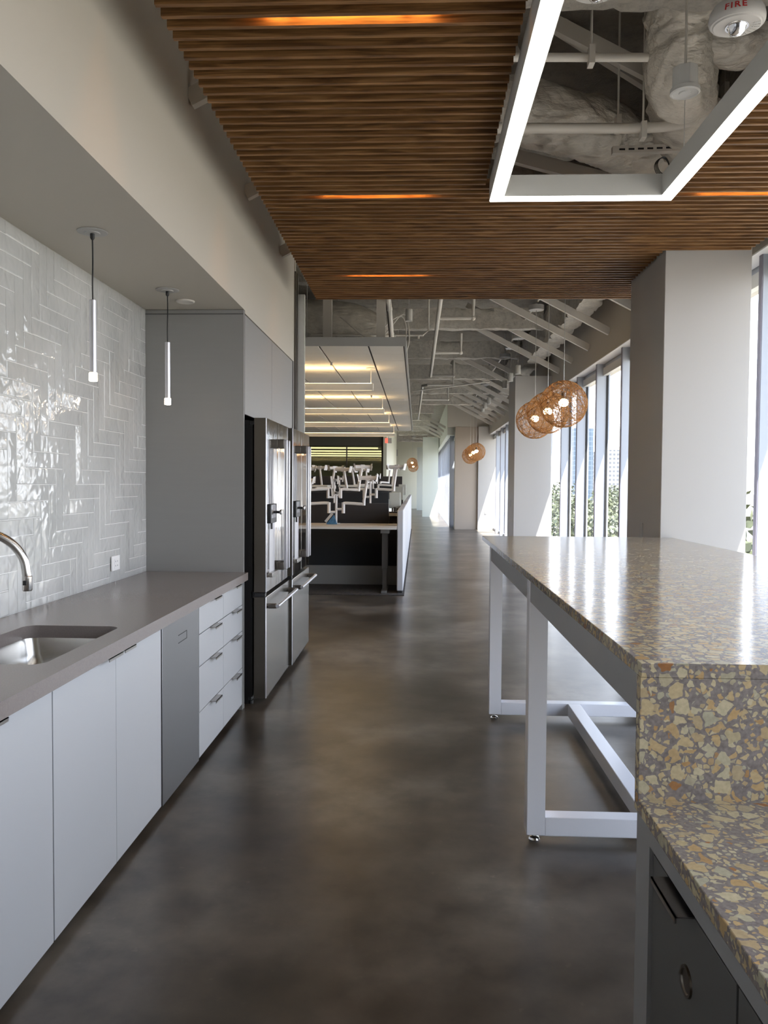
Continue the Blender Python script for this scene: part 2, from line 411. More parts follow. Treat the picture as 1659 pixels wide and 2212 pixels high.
# stepped alcove at the far end of the bay
st(obj('wall_alcove_header', bx(.97, 2.7, 26.0, 26.3, 3.33, 4.3), M['paint']))
st(obj('wall_alcove', bx(1.23, 1.97, 26.0, 26.6, 0, 3.34), M['beige']))
st(obj('wall_alcove_white', bx(1.97, 2.7, 25.9, 26.2, 0, 3.34), M['paint_bright']))
st(obj('wall_bay_header', bx(.98, 1.5, 26.31, 47, 3.09, 4.25), M['green_white']))
window('window_3', 1.30, [27.0+.95*k for k in range(20)], 26.6, 46, 1.10, .15)
st(obj('column', bx(.24, .93, 35.6, 36.6, 0, 3.55), M['green_white'])); st(obj('column', bx(-.02, .3, 44.3, 45.2, 0, 3.5), M['green_white']))
# conference room at the end of the desks
st(obj('wall_conference_bulkhead', bx(-9, -1.11, 26.0, 26.2, 2.78, 4.25), M['bulkhead']))
st(obj('wall_conference_side', bx(-1.11, -1.0, 25.9, 38, 0, 4.25), M['wall_far']))
st(obj('wall_conference_rear', bx(-9, -1.11, 37.5, 37.7, 0, 4.25), M['olive']))
gw = st(obj('window_4', bx((-9, -1.11, 26.0, 26.08, 2.70, 2.78), (-9, -1.11, 26.0, 26.08, 0, .08), (-1.17, -1.11, 26.0, 26.08, 0, 2.78), (-2.33, -2.29, 26.0, 26.06, 0, 2.75), (-4.3, -4.26, 26.0, 26.06, 0, 2.75)), M['bulkhead']))
obj('pane', bx(-9, -1.15, 26.03, 26.045, .05, 2.74), M['glass_green'], gw)
r_ = root('linear_baffle_light', (-4, 30, 2.6), 'row of warm lit horizontal battens glowing behind the far glass wall', 'light fitting')
for k in range(4):
    for x in (-1.6, -5):
        bm = bm_(); cyl(bm, (x, 27.225+2.6*k, 2.705), (x, 27.225+2.6*k, 4.26), .004, 6); obj('suspension_cord', bm, M['wire'], r_)
for k in range(4):
    y = 27.2+2.6*k
    obj('lit_batten', bx(-8, -1.35, y, y+.05, 2.655, 2.705), M['em_conf'], r_)
# ground, trees, towers outside
st(obj('ground', bx(3.2, 700, -200, 900, -8.2, -8), M['ground']))
st(obj('ground_far', bx(-300, 3.2, 60, 900, -8.2, -8), M['ground']))
def tree_mesh(seed):
    rnd = random.Random(seed); bm = bm_()
    for _ in range(16):
        c = Vector((rnd.uniform(-2.2, 2.2), rnd.uniform(-2.2, 2.2), rnd.uniform(3.2, 7.2))); rr = rnd.uniform(.9, 1.6)
        for _ in range(130):
            d = Vector((rnd.gauss(0, 1), rnd.gauss(0, 1), rnd.gauss(0, 1))).normalized(); p = c + d*rr*rnd.uniform(.7, 1.1)
            a = Vector((rnd.gauss(0, 1), rnd.gauss(0, 1), rnd.gauss(0, 1))).normalized()*.22; b = a.cross(d).normalized()*.13
            bm.faces.new([bm.verts.new(q) for q in (p-a, p+b, p+a, p-b)])
    return bm
def trunk_mesh():
    bm = bm_(); tube(bm, [(0, 0, 0), (.1, 0, 2), (0, .15, 4.5)], .22, 8)
    for a in range(5): tube(bm, [(0, .1, 3.4), (math.cos(a*1.3)*1.2, math.sin(a*1.3)*1.2, 5.2)], .07, 6)
    return bm
tl = 'leafy green tree outside, between the window posts left of the near white column'
t0 = root('tree', (0, 0, 0), tl, 'tree', 'trees outside the windows')
obj('foliage', tree_mesh(3), M['leaf'], t0, ang=5); obj('trunk', trunk_mesh(), M['bark'], t0)
spots = [(10.4, 25, -7.4, 1.0), (16.3, 70, -8, .95), (12.8, 62, -8, 1.0), (19, 78, -8, .95), (17, 90, -8, 1.1), (23, 95, -8, 1.05), (27, 104, -8, 1.1), (21.5, 112, -8, 1.15), (31, 120, -8, 1.1)]
for i, (x, y, z, s) in enumerate(spots):
    t = t0 if i == 0 else copy_tree(t0)
    t.location = (x, y, z); t.scale = (s, s, s)
tag(t0, 'leafy tree outside the slit of window right of the near white column', 'tree', 'trees outside the windows')
def tower(nm, x0, x1, y0, y1, z1, mat, label):
    r = root(nm, (x0, y0, -8), label, 'building')
    obj('facade', bx(x0, x1, y0, y1, -8, z1), mat, r); obj('roof', bx(x0+1, x1-1, y0+1, y1-1, z1, z1+.9), M['fixture_grey'], r); return r
tower('office_tower', 38.8, 43.6, 200, 214, 15.5, M['tower_blue'], 'pale blue glass office tower beyond the windows, left of the white tower')
tower('office_tower', 46.6, 54, 200, 214, 10.2, M['tower_white'], 'white office tower with grid of square windows, seen beyond the windows')
tower('low_building', 40, 60, 165, 180, -2.2, M['roof_tan'], 'low tan building at the foot of the white tower')

# ------------------------------------------------------------------ kitchen run
XF = -1.125                       # door faces
DX = .018
def tab_pull(parent, y0, y1, z, x=XF, s=1, nm='handle'):
    bm = bx((x-.002*s, x+.034*s, y0, y1, z-.003, z)) if s > 0 else bx(x-.034, x+.002, y0, y1, z-.003, z)
    if s > 0: box(bm, x+.031, x+.034, y0, y1, z-.012, z)
    else: box(bm, x-.034, x-.031, y0, y1, z-.012, z)
    return obj(nm, bm, M['nickel'], parent)
def base_cab(y0, y1, label, seam, nm='base_cabinet', sink=False):
    r = root(nm, ((XB+XF)/2, (y0+y1)/2, 0), label, 'cabinet', 'white base cabinets under the counter')
    if sink: bm = bx((XB+.01, XF-DX-.002, y0+.001, y1-.001, .10, .64), (XB+.01, XF-DX-.002, y0+.001, y0+.019, .64, .845), (XB+.01, XF-DX-.002, y1-.019, y1-.001, .64, .845), (XF-DX-.006, XF-DX-.002, y0+.019, y1-.019, .64, .845))
    else: bm = bx(XB+.01, XF-DX-.002, y0+.001, y1-.001, .10, .845)
    obj('body', bm, M['gap'], r)
    obj('toe_kick', bx(XB+.05, XF-.075, y0+.001, y1-.001, 0, .10), M['grey_lam'], r)
    for a, b, h0, h1 in ((y0, seam, seam-.145, seam-.012), (seam, y1, seam+.010, seam+.125)):
        d = obj('door', bx(XF-DX, XF, a+.0015, b-.0015, .036, .842), M['white_lam'], r, bevel=.0012)
        tab_pull(d, h0, h1, .846)
    return r
base_cab(.45, 1.495, 'white two-door base cabinet nearest the viewer at the counter\'s left end', .97)
base_cab(1.5, 2.402, 'white two-door base cabinet left of the sink, cut by the photo\'s left edge', 1.95)
base_cab(2.406, 3.452, 'white two-door base cabinet under the steel sink, left of the dishwasher', 2.925, sink=True)
def drawer_cab(y0, y1, label, hy0, hy1):
    r = root('drawer_cabinet', ((XB+XF)/2, (y0+y1)/2, 0), label, 'cabinet', 'white four-drawer base cabinets')
    obj('body', bx(XB+.01, XF-DX-.002, y0+.001, y1-.001, .10, .845), M['gap'], r)
    obj('toe_kick', bx(XB+.05, XF-.075, y0+.001, y1-.001, 0, .10), M['grey_lam'], r)
    zs = (.842, .687, .517, .277, .036)
    for a, b in zip(zs, zs[1:]):
        d = obj('drawer', bx(XF-DX, XF, y0+.0015, y1-.0015, b+.0022, a-.0022), M['white_lam'], r, bevel=.0012)
        tab_pull(d, hy0, hy1, a+.001)
drawer_cab(4.068, 4.588, 'white four-drawer cabinet between the dishwasher and the last drawer stack', 4.29, 4.43)
drawer_cab(4.59, 5.09, 'white four-drawer cabinet beside the refrigerator, last in the counter run', 4.80, 4.94)
# dishwasher
r = root('dishwasher', (-1.4, 3.76, 0), 'built-in stainless steel dishwasher under the taupe counter', 'dishwasher')
obj('body', bx(XB+.1, XF-.03, 3.46, 4.06, .08, .838), M['black'], r)
d = obj('door', bx(XF-.028, XF+.002, 3.463, 4.055, .03, .833), M['steel_matte'], r, bevel=.002)
obj('control_strip', bx(XF-.03, XF-.004, 3.465, 4.053, .834, .846), M['black'], r)
bm = bx((XF+.002, XF+.003, 3.70, 3.84, .752, .755), (XF+.002, XF+.003, 3.70, 3.84, .715, .718), (XF+.002, XF+.003, 3.837, 3.84, .715, .755))
obj('vent_outline', bm, M['gap'], d)
for y in (3.5, 3.62, 3.64, 3.66, 3.68, 3.84, 3.86, 3.88, 3.9, 4.03): obj('button', bx(XF-.006, XF-.0035, y, y+.008, .838, .842), M['fixture'], r)
# end filler
tag(obj('filler_panel', bx(XB+.02, XF, 5.093, 5.113, 0, .845), M['grey_lam'], loc=(-1.4, 5.1, 0)), 'grey filler panel between the last drawers and the refrigerator', 'panel')
# countertop with sink hole
CT0, CT1 = .847, .897
SX0, SX1, SY0, SY1 = -1.57, -1.185, 2.46, 3.14
def rrect(x0, x1, y0, y1, r, n=6):
    pts = []
    for cx_, cy_, a0 in ((x1-r, y1-r, 0), (x0+r, y1-r, 90), (x0+r, y0+r, 180), (x1-r, y0+r, 270)):
        for k in range(n+1):
            a = R(a0+90*k/n); pts.append((cx_+r*math.cos(a), cy_+r*math.sin(a)))
    return pts
def counter():
    bm = bm_(); x0, x1, y0, y1 = XB+.001, -1.092, .4, 5.113
    inn = rrect(SX0, SX1, SY0, SY1, .05); n = len(inn); cx_, cy_ = (SX0+SX1)/2, (SY0+SY1)/2
    def hit(x, y):
        dx, dy = x-cx_, y-cy_; t = 1e9
        if dx > 1e-9: t = min(t, (x1-cx_)/dx)
        if dx < -1e-9: t = min(t, (x0-cx_)/dx)
        if dy > 1e-9: t = min(t, (y1-cy_)/dy)
        if dy < -1e-9: t = min(t, (y0-cy_)/dy)
        return (cx_+dx*t, cy_+dy*t)
    edges = []
    IT = [bm.verts.new((x, y, CT1)) for x, y in inn]; IB = [bm.verts.new((x, y, CT0)) for x, y in inn]
    O = [bm.verts.new((x, y, CT1)) for x, y in ((x0, y0), (x1, y0), (x1, y1), (x0, y1))]
    OB = [bm.verts.new((x, y, CT0)) for x, y in ((x0, y0), (x1, y0), (x1, y1), (x0, y1))]
    for I, OO in ((IT, O), (IB, OB)):
        es = [bm.edges.new((I[k], I[(k+1) % n])) for k in range(n)] + [bm.edges.new((OO[k], OO[(k+1) % 4])) for k in range(4)]
        bmesh.ops.triangle_fill(bm, edges=es, use_beauty=True)
    for k in range(n): bm.faces.new((IT[k], IT[(k+1) % n], IB[(k+1) % n], IB[k]))
    for k in range(4): bm.faces.new((O[k], O[(k+1) % 4], OB[(k+1) % 4], OB[k]))
    return bm
tag(obj('countertop', counter(), M['quartz'], loc=(-1.4, 2.8, CT0)), 'long taupe quartz countertop over the white base cabinets', 'countertop')
# sink
r = root('sink', ((SX0+SX1)/2, (SY0+SY1)/2, .7), 'undermount stainless steel sink in the taupe counter', 'sink')
bm = bm_(); prev = None
for ins, z, rad in ((-.004, CT0, .05), (.0, CT0-.02, .05), (.006, .78, .055), (.02, .71, .07), (.06, .688, .08), (.13, .684, .04)):
    ring = [bm.verts.new((x, y, z)) for x, y in rrect(SX0+ins, SX1-ins, SY0+ins, SY1-ins, rad)]
    if prev:
        for k in range(len(ring)): bm.faces.new((prev[k], prev[(k+1) % len(ring)], ring[(k+1) % len(ring)], ring[k]))
    prev = ring
bm.faces.new(prev)
obj('basin', bm, M['steel'], r, ang=60)
bm = bm_(); lathe(bm, ((SX0+SX1)/2, (SY0+SY1)/2, .686), [(.055, 0), (.055, .003), (.04, .002), (.035, -.004), (.0, -.006)]); obj('drain', bm, M['chrome'], r)
# faucet
r = root('faucet', (-1.68, 2.62, CT1), 'brushed steel gooseneck kitchen faucet arching over the sink', 'faucet')
bm = bm_(); lathe(bm, (-1.68, 2.62, CT1), [(.028, 0), (.028, .03), (.021, .04), (.02, .14), (.016, .15)]); obj('base', bm, M['steel'], r)
pts = [(-1.68, 2.62, 1.03)]+[(-1.68, 2.62, 1.15)]
cxn, czn, rn = -1.53, 1.155, .150
for k in range(0, 13):
    a = R(180-15*k); pts.append((cxn+rn*math.cos(a), 2.62+.135*(1-math.cos(R(15*k)))/2, czn+rn*math.sin(a)))
pts.append((-1.378, 2.757, 1.14))
bm = bm_(); tube(bm, smooth_path(pts, 3), .0155, 16); obj('spout', bm, M['steel'], r)
bm = bm_(); lathe(bm, (-1.378, 2.757, 1.09), [(.0, 0), (.015, 0), (.0172, .004), (.0172, .052), (.0155, .054)]); h = obj('spray_head', bm, M['steel'], r)
bm = bm_(); box(bm, -1.384, -1.372, 2.737, 2.742, 1.112, 1.128); obj('spray_button', bm, M['black'], h)
bm = bm_(); cyl(bm, (-1.66, 2.62, .99), (-1.60, 2.60, 1.0), .008, 12); obj('lever', bm, M['steel'], r)
# outlet
r = root('wall_outlet', (XB+.01, 4.557, 1.005), 'white square wall outlet on the glazed tiles above the counter', 'outlet')
o = obj('cover_plate', bx(XB+.008, XB+.016, 4.498, 4.616, .963, 1.048), M['outlet_white'], r, bevel=.002)
obj('socket', bx(XB+.015, XB+.019, 4.525, 4.588, .975, 1.030), M['outlet_white'], r, bevel=.001)
for y in (4.54, 4.568):
    for z in (.987, 1.012): obj('slot', bx(XB+.018, XB+.0195, y, y+.004, z, z+.008), M['gap'], r)
# tall side panel and cabinets over the refrigerators
r = root('tall_refrigerator_surround', (-1.44, 6.15, 0), 'grey tall panel and cabinets surrounding the two refrigerators', 'cabinet')
obj('side_panel', bx(XB+.001, -1.122, 5.115, 5.140, 0, 2.588), M['grey_lam'], r, bevel=.001)
obj('reveal_strip', bx(XB+.001, -1.125, 5.112, 5.116, 2.560, 2.563), M['gap'], r)
obj('upper_body', bx(XB+.05, -1.142, 5.142, 7.19, 1.93, 2.566), M['gap'], r)
for a, b in ((5.143, 6.094), (6.098, 7.095)):
    obj('door', bx(-1.14, -1.120, a+.001, b-.001, 1.922, 2.562), M['grey_lam'], r, bevel=.001)
obj('edge_panel', bx(XB+.05, -1.118, 7.138, 7.188, 0, 2.57), M['grey_steel'], r)
obj('alcove_lining', bx((XB+.02, XB+.03, 5.142, 7.09, 0, 1.93), (XB+.03, -1.14, 5.141, 5.150, 0, 1.92)), M['black'], r)

# refrigerator (built at y0)
def fridge(y0, x_face, label):
    y1 = y0+.95; r = root('refrigerator', (-1.4, y0+.475, 0), label, 'refrigerator', 'french door refrigerators')
    xd = x_face-.082
    obj('cabinet_body', bx(XB+.08, xd-.012, y0+.02, y1-.01, .05, 1.86), M['black'], r)
    obj('base_grille', bx(XB+.1, xd-.04, y0+.03, y1-.02, .0, .06), M['black'], r)
    bm = bm_(); lathe(bm, (xd-.03, y0+.05, 0), [(.018, 0), (.018, .02), (.008, .022), (.008, .06)], 12); obj('levelling_foot', bm, M['black'], r)
    ym = y0+.475
    for i, (a, b) in enumerate(((y0, ym-.003), (ym+.003, y1))):
        d = obj('door', bx(xd, x_face-.003, a, b, .752, 1.905), M['side_grey'], r, bevel=.003)
        obj('steel_skin', bx(x_face-.004, x_face, a+.014 if i == 0 else a, b, .752, 1.905), M['steel_door'], d, bevel=.002)
        if i == 0: obj('bright_edge_strip', bx(x_face-.007, x_face+.0005, a-.001, a+.016, .752, 1.905), M['alu'], d, bevel=.003)
        yh = ym-.055 if i == 0 else ym+.055
        bm = bm_()
        box(bm, x_face+.048, x_face+.072, yh-.011, yh+.011, .862, 1.785)
        hd = obj('handle', bm, M['alu'], d, bevel=.006)
        obj('handle_bracket', bx((x_face-.001, x_face+.050, yh-.014, yh+.014, 1.725, 1.787)), M['steel_dark'], hd, bevel=.003)
        obj('handle_bracket', bx((x_face-.001, x_face+.050, yh-.014, yh+.014, .860, .915)), M['steel_dark'], hd, bevel=.003)
        if i == 0:
            q = y0+.10
            obj('dispenser_panel', bx(x_face, x_face+.014, q, q+.22, 1.205, 1.335), M['black'], d, bevel=.004)
            obj('dispenser_display', bx(x_face+.014, x_face+.0155, q+.012, q+.17, 1.24, 1.328), M['chrome'], d)
            obj('dispenser_recess', bx(x_face-.0002, x_face+.0012, q+.012, q+.208, .87, 1.205), M['alu'], d)
            obj('drip_tray', bx(x_face, x_face+.026, q-.004, q+.224, .842, .872), M['nickel'], d, bevel=.003)
            bm = bm_(); lathe(bm, (x_face, q+.20, 1.275), [(.009, .012), (.009, .038), (.0, .04)], 16, 'x')
            k = obj('dispenser_tap', bm, M['black'], d)
            bm = bm_(); lathe(bm, (x_face+.036, q+.20, 1.275), [(.006, .0), (.017, .004), (.017, .016), (.012, .02), (0, .021)], 20, 'x'); obj('tap_knob', bm, M['chrome'], d)
            bm = bm_(); cyl(bm, (x_face+.008, q+.06, 1.165), (x_face+.008, q+.06, 1.207), .006, 10); obj('water_nozzle', bm, M['black'], d)
    f = obj('freezer_drawer', bx(xd, x_face-.003, y0, y1, .045, .722), M['side_grey'], r, bevel=.003)
    obj('steel_skin', bx(x_face-.004, x_face, y0+.014, y1, .045, .722), M['steel'], f, bevel=.002)
    obj('bright_edge_strip', bx(x_face-.007, x_face+.0005, y0-.001, y0+.016, .045, .722), M['alu'], f, bevel=.003)
    bm = bm_(); cyl(bm, (x_face+.068, y0+.05, .655), (x_face+.068, y1-.05, .655), .0125, 20)
    hd = obj('handle', bm, M['alu'], f)
    for a in (y0+.052, y1-.08): obj('handle_bracket', bx(x_face-.001, x_face+.062, a, a+.028, .638, .672), M['steel_dark'], hd, bevel=.008)
    bm = bx(xd+.004, xd+.075, y0+.002, y0+.05, .724, .748); cyl(bm, (xd-.006, y0+.02, .715), (xd-.006, y0+.02, .757), .014, 12)
    obj('hinge', bm, M['black'], r)
    obj('hinge_cover', bx((xd-.03, xd+.05, y0+.01, y0+.07, 1.862, 1.885), (xd-.085, xd-.035, y0+.01, y0+.09, 1.84, 1.89)), M['black'], r)
    return r
fridge(5.205, -.992, 'near stainless french door refrigerator with water dispenser, beside the grey panel')
fridge(6.180, -.970, 'far stainless french door refrigerator with water dispenser, next to the office')

# pendants
def slim_pendant(x, y, label):
    r = root('pendant_lamp', (x, y, 2.59), label, 'pendant lamp', 'slim tube pendants over the counter')
    bm = bm_(); lathe(bm, (x, y, 2.59), [(.066, -.001), (.066, -.004), (.060, -.006), (.034, -.006), (.032, -.010), (.0, -.010)], 40); obj('ceiling_plate', bm, M['fixture_grey'], r)
    bm = bm_(); lathe(bm, (x, y, 2.583), [(.010, 0), (.010, -.022), (.007, -.028), (.003, -.032), (0, -.033)], 16); obj('cord_grip', bm, M['cord'], r)
    bm = bm_(); tube(bm, smooth_path([(x, y, 2.56), (x+.001, y, 2.46), (x-.001, y, 2.36), (x, y, 2.285)], 4), .0035, 8); obj('cord', bm, M['cord'], r)
    bm = bm_(); lathe(bm, (x, y, 1.965), [(.0, .323), (.0135, .323), (.015, .3215), (.015, 0), (0, 0)], 28); obj('tube_shade', bm, M['alu'], r)
    bm = bm_(); lathe(bm, (x, y, 1.928), [(.0, 0), (.0165, 0), (.018, .002), (.018, .034), (.0165, .037), (0, .037)], 24); obj('glowing_tip', bm, M['em_tip'], r)
slim_pendant(-1.452, 3.525, 'slim silver tube pendant lamp over the sink, the nearer of two')
slim_pendant(-1.452, 4.590, 'slim silver tube pendant lamp by the grey panel, the farther of two')
bm = bm_(); lathe(bm, (-1.43, 4.872, 2.59), [(.056, -.0), (.056, -.006), (.050, -.010), (.046, -.008), (.0, -.008)], 32)
tag(obj('ceiling_speaker', bm, M['soffit'], loc=(-1.43, 4.872, 2.58)), 'small round flush disc on the soffit behind the pendants', 'ceiling disc')

# ------------------------------------------------------------------ slatted ceiling
ZS = 3.08
def slats():
    bm = bm_(); P = .0678; n = 0; y = 6.985
    while y > -.6:
        segs = [(-.895, 2.245)]
        if y < 4.40: segs = [(-.895, .352), (1.372, 2.245)]
        if 5.57 < y < 6.50: segs = [(-.895, 1.672)]
        for a, b in segs: box(bm, a, b, y-.019, y, ZS, ZS+.052)
        y -= P; n += 1
    return bm
r = root('slatted_wood_ceiling', (.6, 3.3, ZS), 'suspended oak slat ceiling panel above the kitchen aisle', 'slat ceiling')
obj('slats', slats(), M['wood'], r)
bm = bm_()
for x in (-.83, -.45, -.05, .30, 1.42, 1.64, 2.18): box(bm, x-.012, x+.012, -.6, 6.95, ZS+.053, ZS+.085)
for x in (.6, 1.1): box(bm, x-.012, x+.012, 4.5, 6.95, ZS+.053, ZS+.085)
obj('carrier_rails', bm, M['black'], r)
bm = bm_()
for x in (-.8, .28, 2.15):
    for y in (.5, 2.5, 4.7, 6.7): cyl(bm, (x, y, ZS+.085), (x, y, 4.26), .003, 6)
obj('hanger_wires', bm, M['wire'], r)
# warm lights in the slots
def slot(x0, x1, ypix, k, label):
    yy = 6.985-.0678*k
    r = root('slot_light', ((x0+x1)/2, yy, ZS+.1), label, 'slot light', 'warm lights between the ceiling slats')
    obj('housing', bx(x0, x1, yy-.060, yy-.026, ZS+.060, ZS+.11), M['black'], r)
    obj('light_strip', bx(x0+.01, x1-.01, yy-.052, yy-.034, ZS+.054, ZS+.0605), M['em_slot'], r)
def kk(y): return round((6.985-y)/.0678)
Ys = [at(650, p, Z=ZS+.03).y for p in (50, 423, 592)]
slot(-.55, .055, 50, kk(Ys[0]), 'warm orange slot light between slats, nearest of three left of the light frame')
slot(-.55, .055, 423, kk(Ys[1]), 'warm orange slot light between slats, left of the corner of the light frame')
slot(-.55, .055, 592, kk(Ys[2]), 'warm orange slot light between slats, farthest of three, above the refrigerators')
slot(1.54, 2.15, 423, kk(Ys[1]), 'warm orange slot light between slats, right of the light frame')
# rectangular light frame
LX0, LX1, LY0, LY1, LZ0, LZ1, LW = .375, 1.345, .3, 4.37, 3.0, 3.115, .074
r = root('rectangular_light_frame', ((LX0+LX1)/2, 2.3, LZ0), 'large suspended rectangular linear light with glowing underside', 'light fitting')
bm = bx((LX0, LX0+LW, LY0, LY1, LZ0+.004, LZ1), (LX1-LW, LX1, LY0, LY1, LZ0+.004, LZ1), (LX0+LW, LX1-LW, LY1-LW, LY1, LZ0+.004, LZ1), (LX0+LW, LX1-LW, LY0, LY0+LW, LZ0+.004, LZ1))
obj('housing', bm, M['fixture'], r)
e = .004
bm = bx((LX0+e, LX0+LW-e, LY0+e, LY1-e, LZ0, LZ0+.004), (LX1-LW+e, LX1-e, LY0+e, LY1-e, LZ0, LZ0+.004), (LX0+LW-e, LX1-LW+e, LY1-LW+e, LY1-e, LZ0, LZ0+.004))
obj('diffuser', bm, M['em_strip'], r)
bm = bx((LX0+.015, LX0+LW-.015, LY0+e, LY1-e, LZ1, LZ1+.002), (LX1-LW+.015, LX1-.015, LY0+e, LY1-e, LZ1, LZ1+.002), (LX0+LW, LX1-LW, LY1-LW+.015, LY1-.015, LZ1, LZ1+.002))
obj('added_top_glow', bm, M['em_top'], r)  # unseen glowing strips, added to light the ducts above the opening
bm = bm_()
for x, y in ((LX0+.037, LY1-.3), (LX1-.037, LY1-.3), (LX0+.037, 1.0), (LX1-.037, 1.0)): cyl(bm, (x, y, LZ1), (x, y, 4.26), .002, 6)
obj('suspension_wire', bm, M['wire'], r)

# ------------------------------------------------------------------ island
XE, XR, YW, YE, ZB, ZL = .461, 1.775, 1.635, 5.62, 1.117, .836
r = root('terrazzo_counter', (1.1, 3.2, ZL), 'terrazzo bar top dropping down to a lower terrazzo ledge at the right', 'bar counter')
obj('bar_top', bx(XE, XR, YW, YE, ZB-.030, ZB), M['terrazzo'], r, bevel=.0015)
obj('waterfall_panel', bx(XE-.0005, XR, YW+.0005, YW+.030, ZL-.028, ZB-.030), M['terrazzo'], r)
obj('lower_ledge', bx(XE-.001, XR, .12, YW+.029, ZL-.030, ZL), M['terrazzo'], r, bevel=.0015)
# steel frame
r = root('steel_table_frame', (1.1, 4.2, 0), 'white steel trestle frame with levelling feet carrying the terrazzo bar', 'table frame')
T = .076; xl, xr = .463, 1.70
for y in (3.26, 4.985):
    bm = bm_()
    box(bm, xl, xl+T, y, y+T, .032, ZB-.031); box(bm, xr-T, xr, y, y+T, .032, ZB-.031); box(bm, xl+T, xr-T, y, y+T, .032, .032+T); box(bm, xl+T, xr-T, y, y+T, ZB-.031-T, ZB-.031)
    lf = obj('leg_frame', bm, M['white_steel'], r, bevel=.003)
    for x in (xl+T/2, xr-T/2):
        bm = bm_(); lathe(bm, (x, y+T/2, 0), [(.022, 0), (.024, .004), (.020, .011), (.010, .014), (.006, .016), (.006, .034)], 20); obj('levelling_foot', bm, M['chrome'], lf)
obj('floor_stretcher', bx(.955, 1.031, 3.336, 4.985, .032, .108), M['white_steel'], r, bevel=.003)
obj('apron_rail', bx(xl+.002, xl+.06, YW+.031, 3.259, ZB-.031-.085, ZB-.031), M['grey_steel'], r, bevel=.002)
obj('apron_rail', bx(xl+.002, xl+.06, 3.337, 4.984, ZB-.031-.085, ZB-.031), M['grey_steel'], r, bevel=.002)
obj('apron_rail', bx(xr-.06, xr, YW+.031, 4.984, ZB-.031-.085, ZB-.031), M['grey_steel'], r, bevel=.002)
# cabinet under the ledge
XC = .486
r = root('island_cabinet', (1.1, .9, 0), 'grey framed cabinet with dark doors under the lower terrazzo ledge', 'cabinet')
obj('body', bx(XC+.024, 1.70, .13, YW+.095, .0, .80), M['grey_lam'], r)
obj('face_frame', bx((XC, XC+.024, .12, YW+.10, .735, .805), (XC, XC+.024, YW+.005, YW+.10, 0, .735), (XC, XC+.024, .12, YW+.005, 0, .06)), M['grey_steel'], r)
for a, b, hole in ((1.205, YW, 1), (.74, 1.200, 0), (.28, .735, 0)):
    d = obj('door', bx(XC+.006, XC+.022, a+.002, b-.002, .065, .722), M['dark_door'], r, bevel=.001)
    tab_pull(d, b-.245, b-.10, .724, XC+.006, -1)
    if hole:
        bm = bm_(); lathe(bm, (XC+.006, 1.421, .590), [(.0, -.001), (.020, -.001), (.022, -.004), (.027, -.004), (.028, .0)], 28, 'x'); obj('round_lock', bm, M['steel_dark'], d)

# ------------------------------------------------------------------ woven globe pendants
def ball_mesh(rad, seed, n=72):
    rnd = random.Random(seed); bm = bm_()
    for k in range(n):
        ax = Vector((rnd.gauss(0, 1), rnd.gauss(0, 1), rnd.gauss(0, .8))).normalized(); off = rnd.uniform(-.75, .75)*rad*.9
        s = ax.orthogonal().normalized(); u = ax.cross(s); rr = math.sqrt(max(rad*rad-off*off, .01*rad)); ph = rnd.uniform(0, 6); pts = []
        for j in range(36):
            a = 2*math.pi*j/36; w = rad*.06*math.sin(3*a+ph)+rad*.05*math.sin(5*a+ph*2)
            p = ax*(off+w) + (s*math.cos(a)+u*math.sin(a))*rr; p = p.normalized()*rad*(1+.008*math.sin(7*a+ph)); pts.append(p)
        tube(bm, pts, rnd.choice((.0016, .002, .0028)), 4, closed=True)
    # opening ring
    tube(bm, [(math.cos(a)*.07, math.sin(a)*.07, math.sqrt(rad*rad-.0049)) for a in [k*math.pi/12 for k in range(24)]], .004, 5, closed=True)
    return bm
def globe(loc, ztop, label, rad=.25):
    x, y, z = loc; r = root('woven_globe_pendant', (0, 0, 0), label, 'pendant lamp', 'woven globe pendants by the windows')
    obj('woven_shade', ball_mesh(rad, 5), M['fibre'], r, ang=80)
    bm = bm_(); sphere(bm, (0, 0, .015), .046, 3, (1.15, 1.15, .95)); obj('bulb', bm, M['em_bulb'], r)
    bm = bm_(); lathe(bm, (0, 0, 0), [(.020, .055), (.024, .06), (.024, .12), (.006, .13), (.006, .13)], 16); obj('lamp_holder', bm, M['steel_dark'], r)
    bm = bm_(); tube(bm, [(0, 0, .12), (0, 0, ztop-z)], .0035, 6); obj('cord', bm, M['wire'], r)
    bm = bm_(); lathe(bm, (0, 0, ztop-z), [(.0, -.02), (.095, -.02), (.10, -.015), (.10, .045), (.02, .055), (.02, .42), (0, .42)], 32); obj('canopy', bm, M['fixture_grey'], r)
    r.location = loc; return r
g0 = globe((1.56, 8.64, 2.343), 3.81, 'largest looking woven globe pendant, nearest of the front three by the windows')
def gcopy(loc, label):
    c = copy_tree(g0); c.location = loc; c['label'] = label; return c
gcopy((1.56, 9.68, 2.343), 'middle woven globe pendant of the front three, partly behind the nearest globe')
gcopy((1.56, 10.72, 2.340), 'leftmost woven globe pendant of the front three')
gcopy((1.64, 22.3, 2.377), 'right one of the mid-distance woven globe cluster near the beige wall')
gcopy((1.63, 23.3, 2.377), 'middle one of the mid-distance woven globe cluster near the beige wall')
gcopy((1.60, 24.2, 2.34), 'left one of the mid-distance woven globe cluster near the beige wall')
gcopy((-.24, 37.0, 2.43), 'small distant woven globe at the end of the aisle, the upper of two')
gcopy((-.20, 39.0, 2.30), 'small distant woven globe at the end of the aisle, hanging below the other')
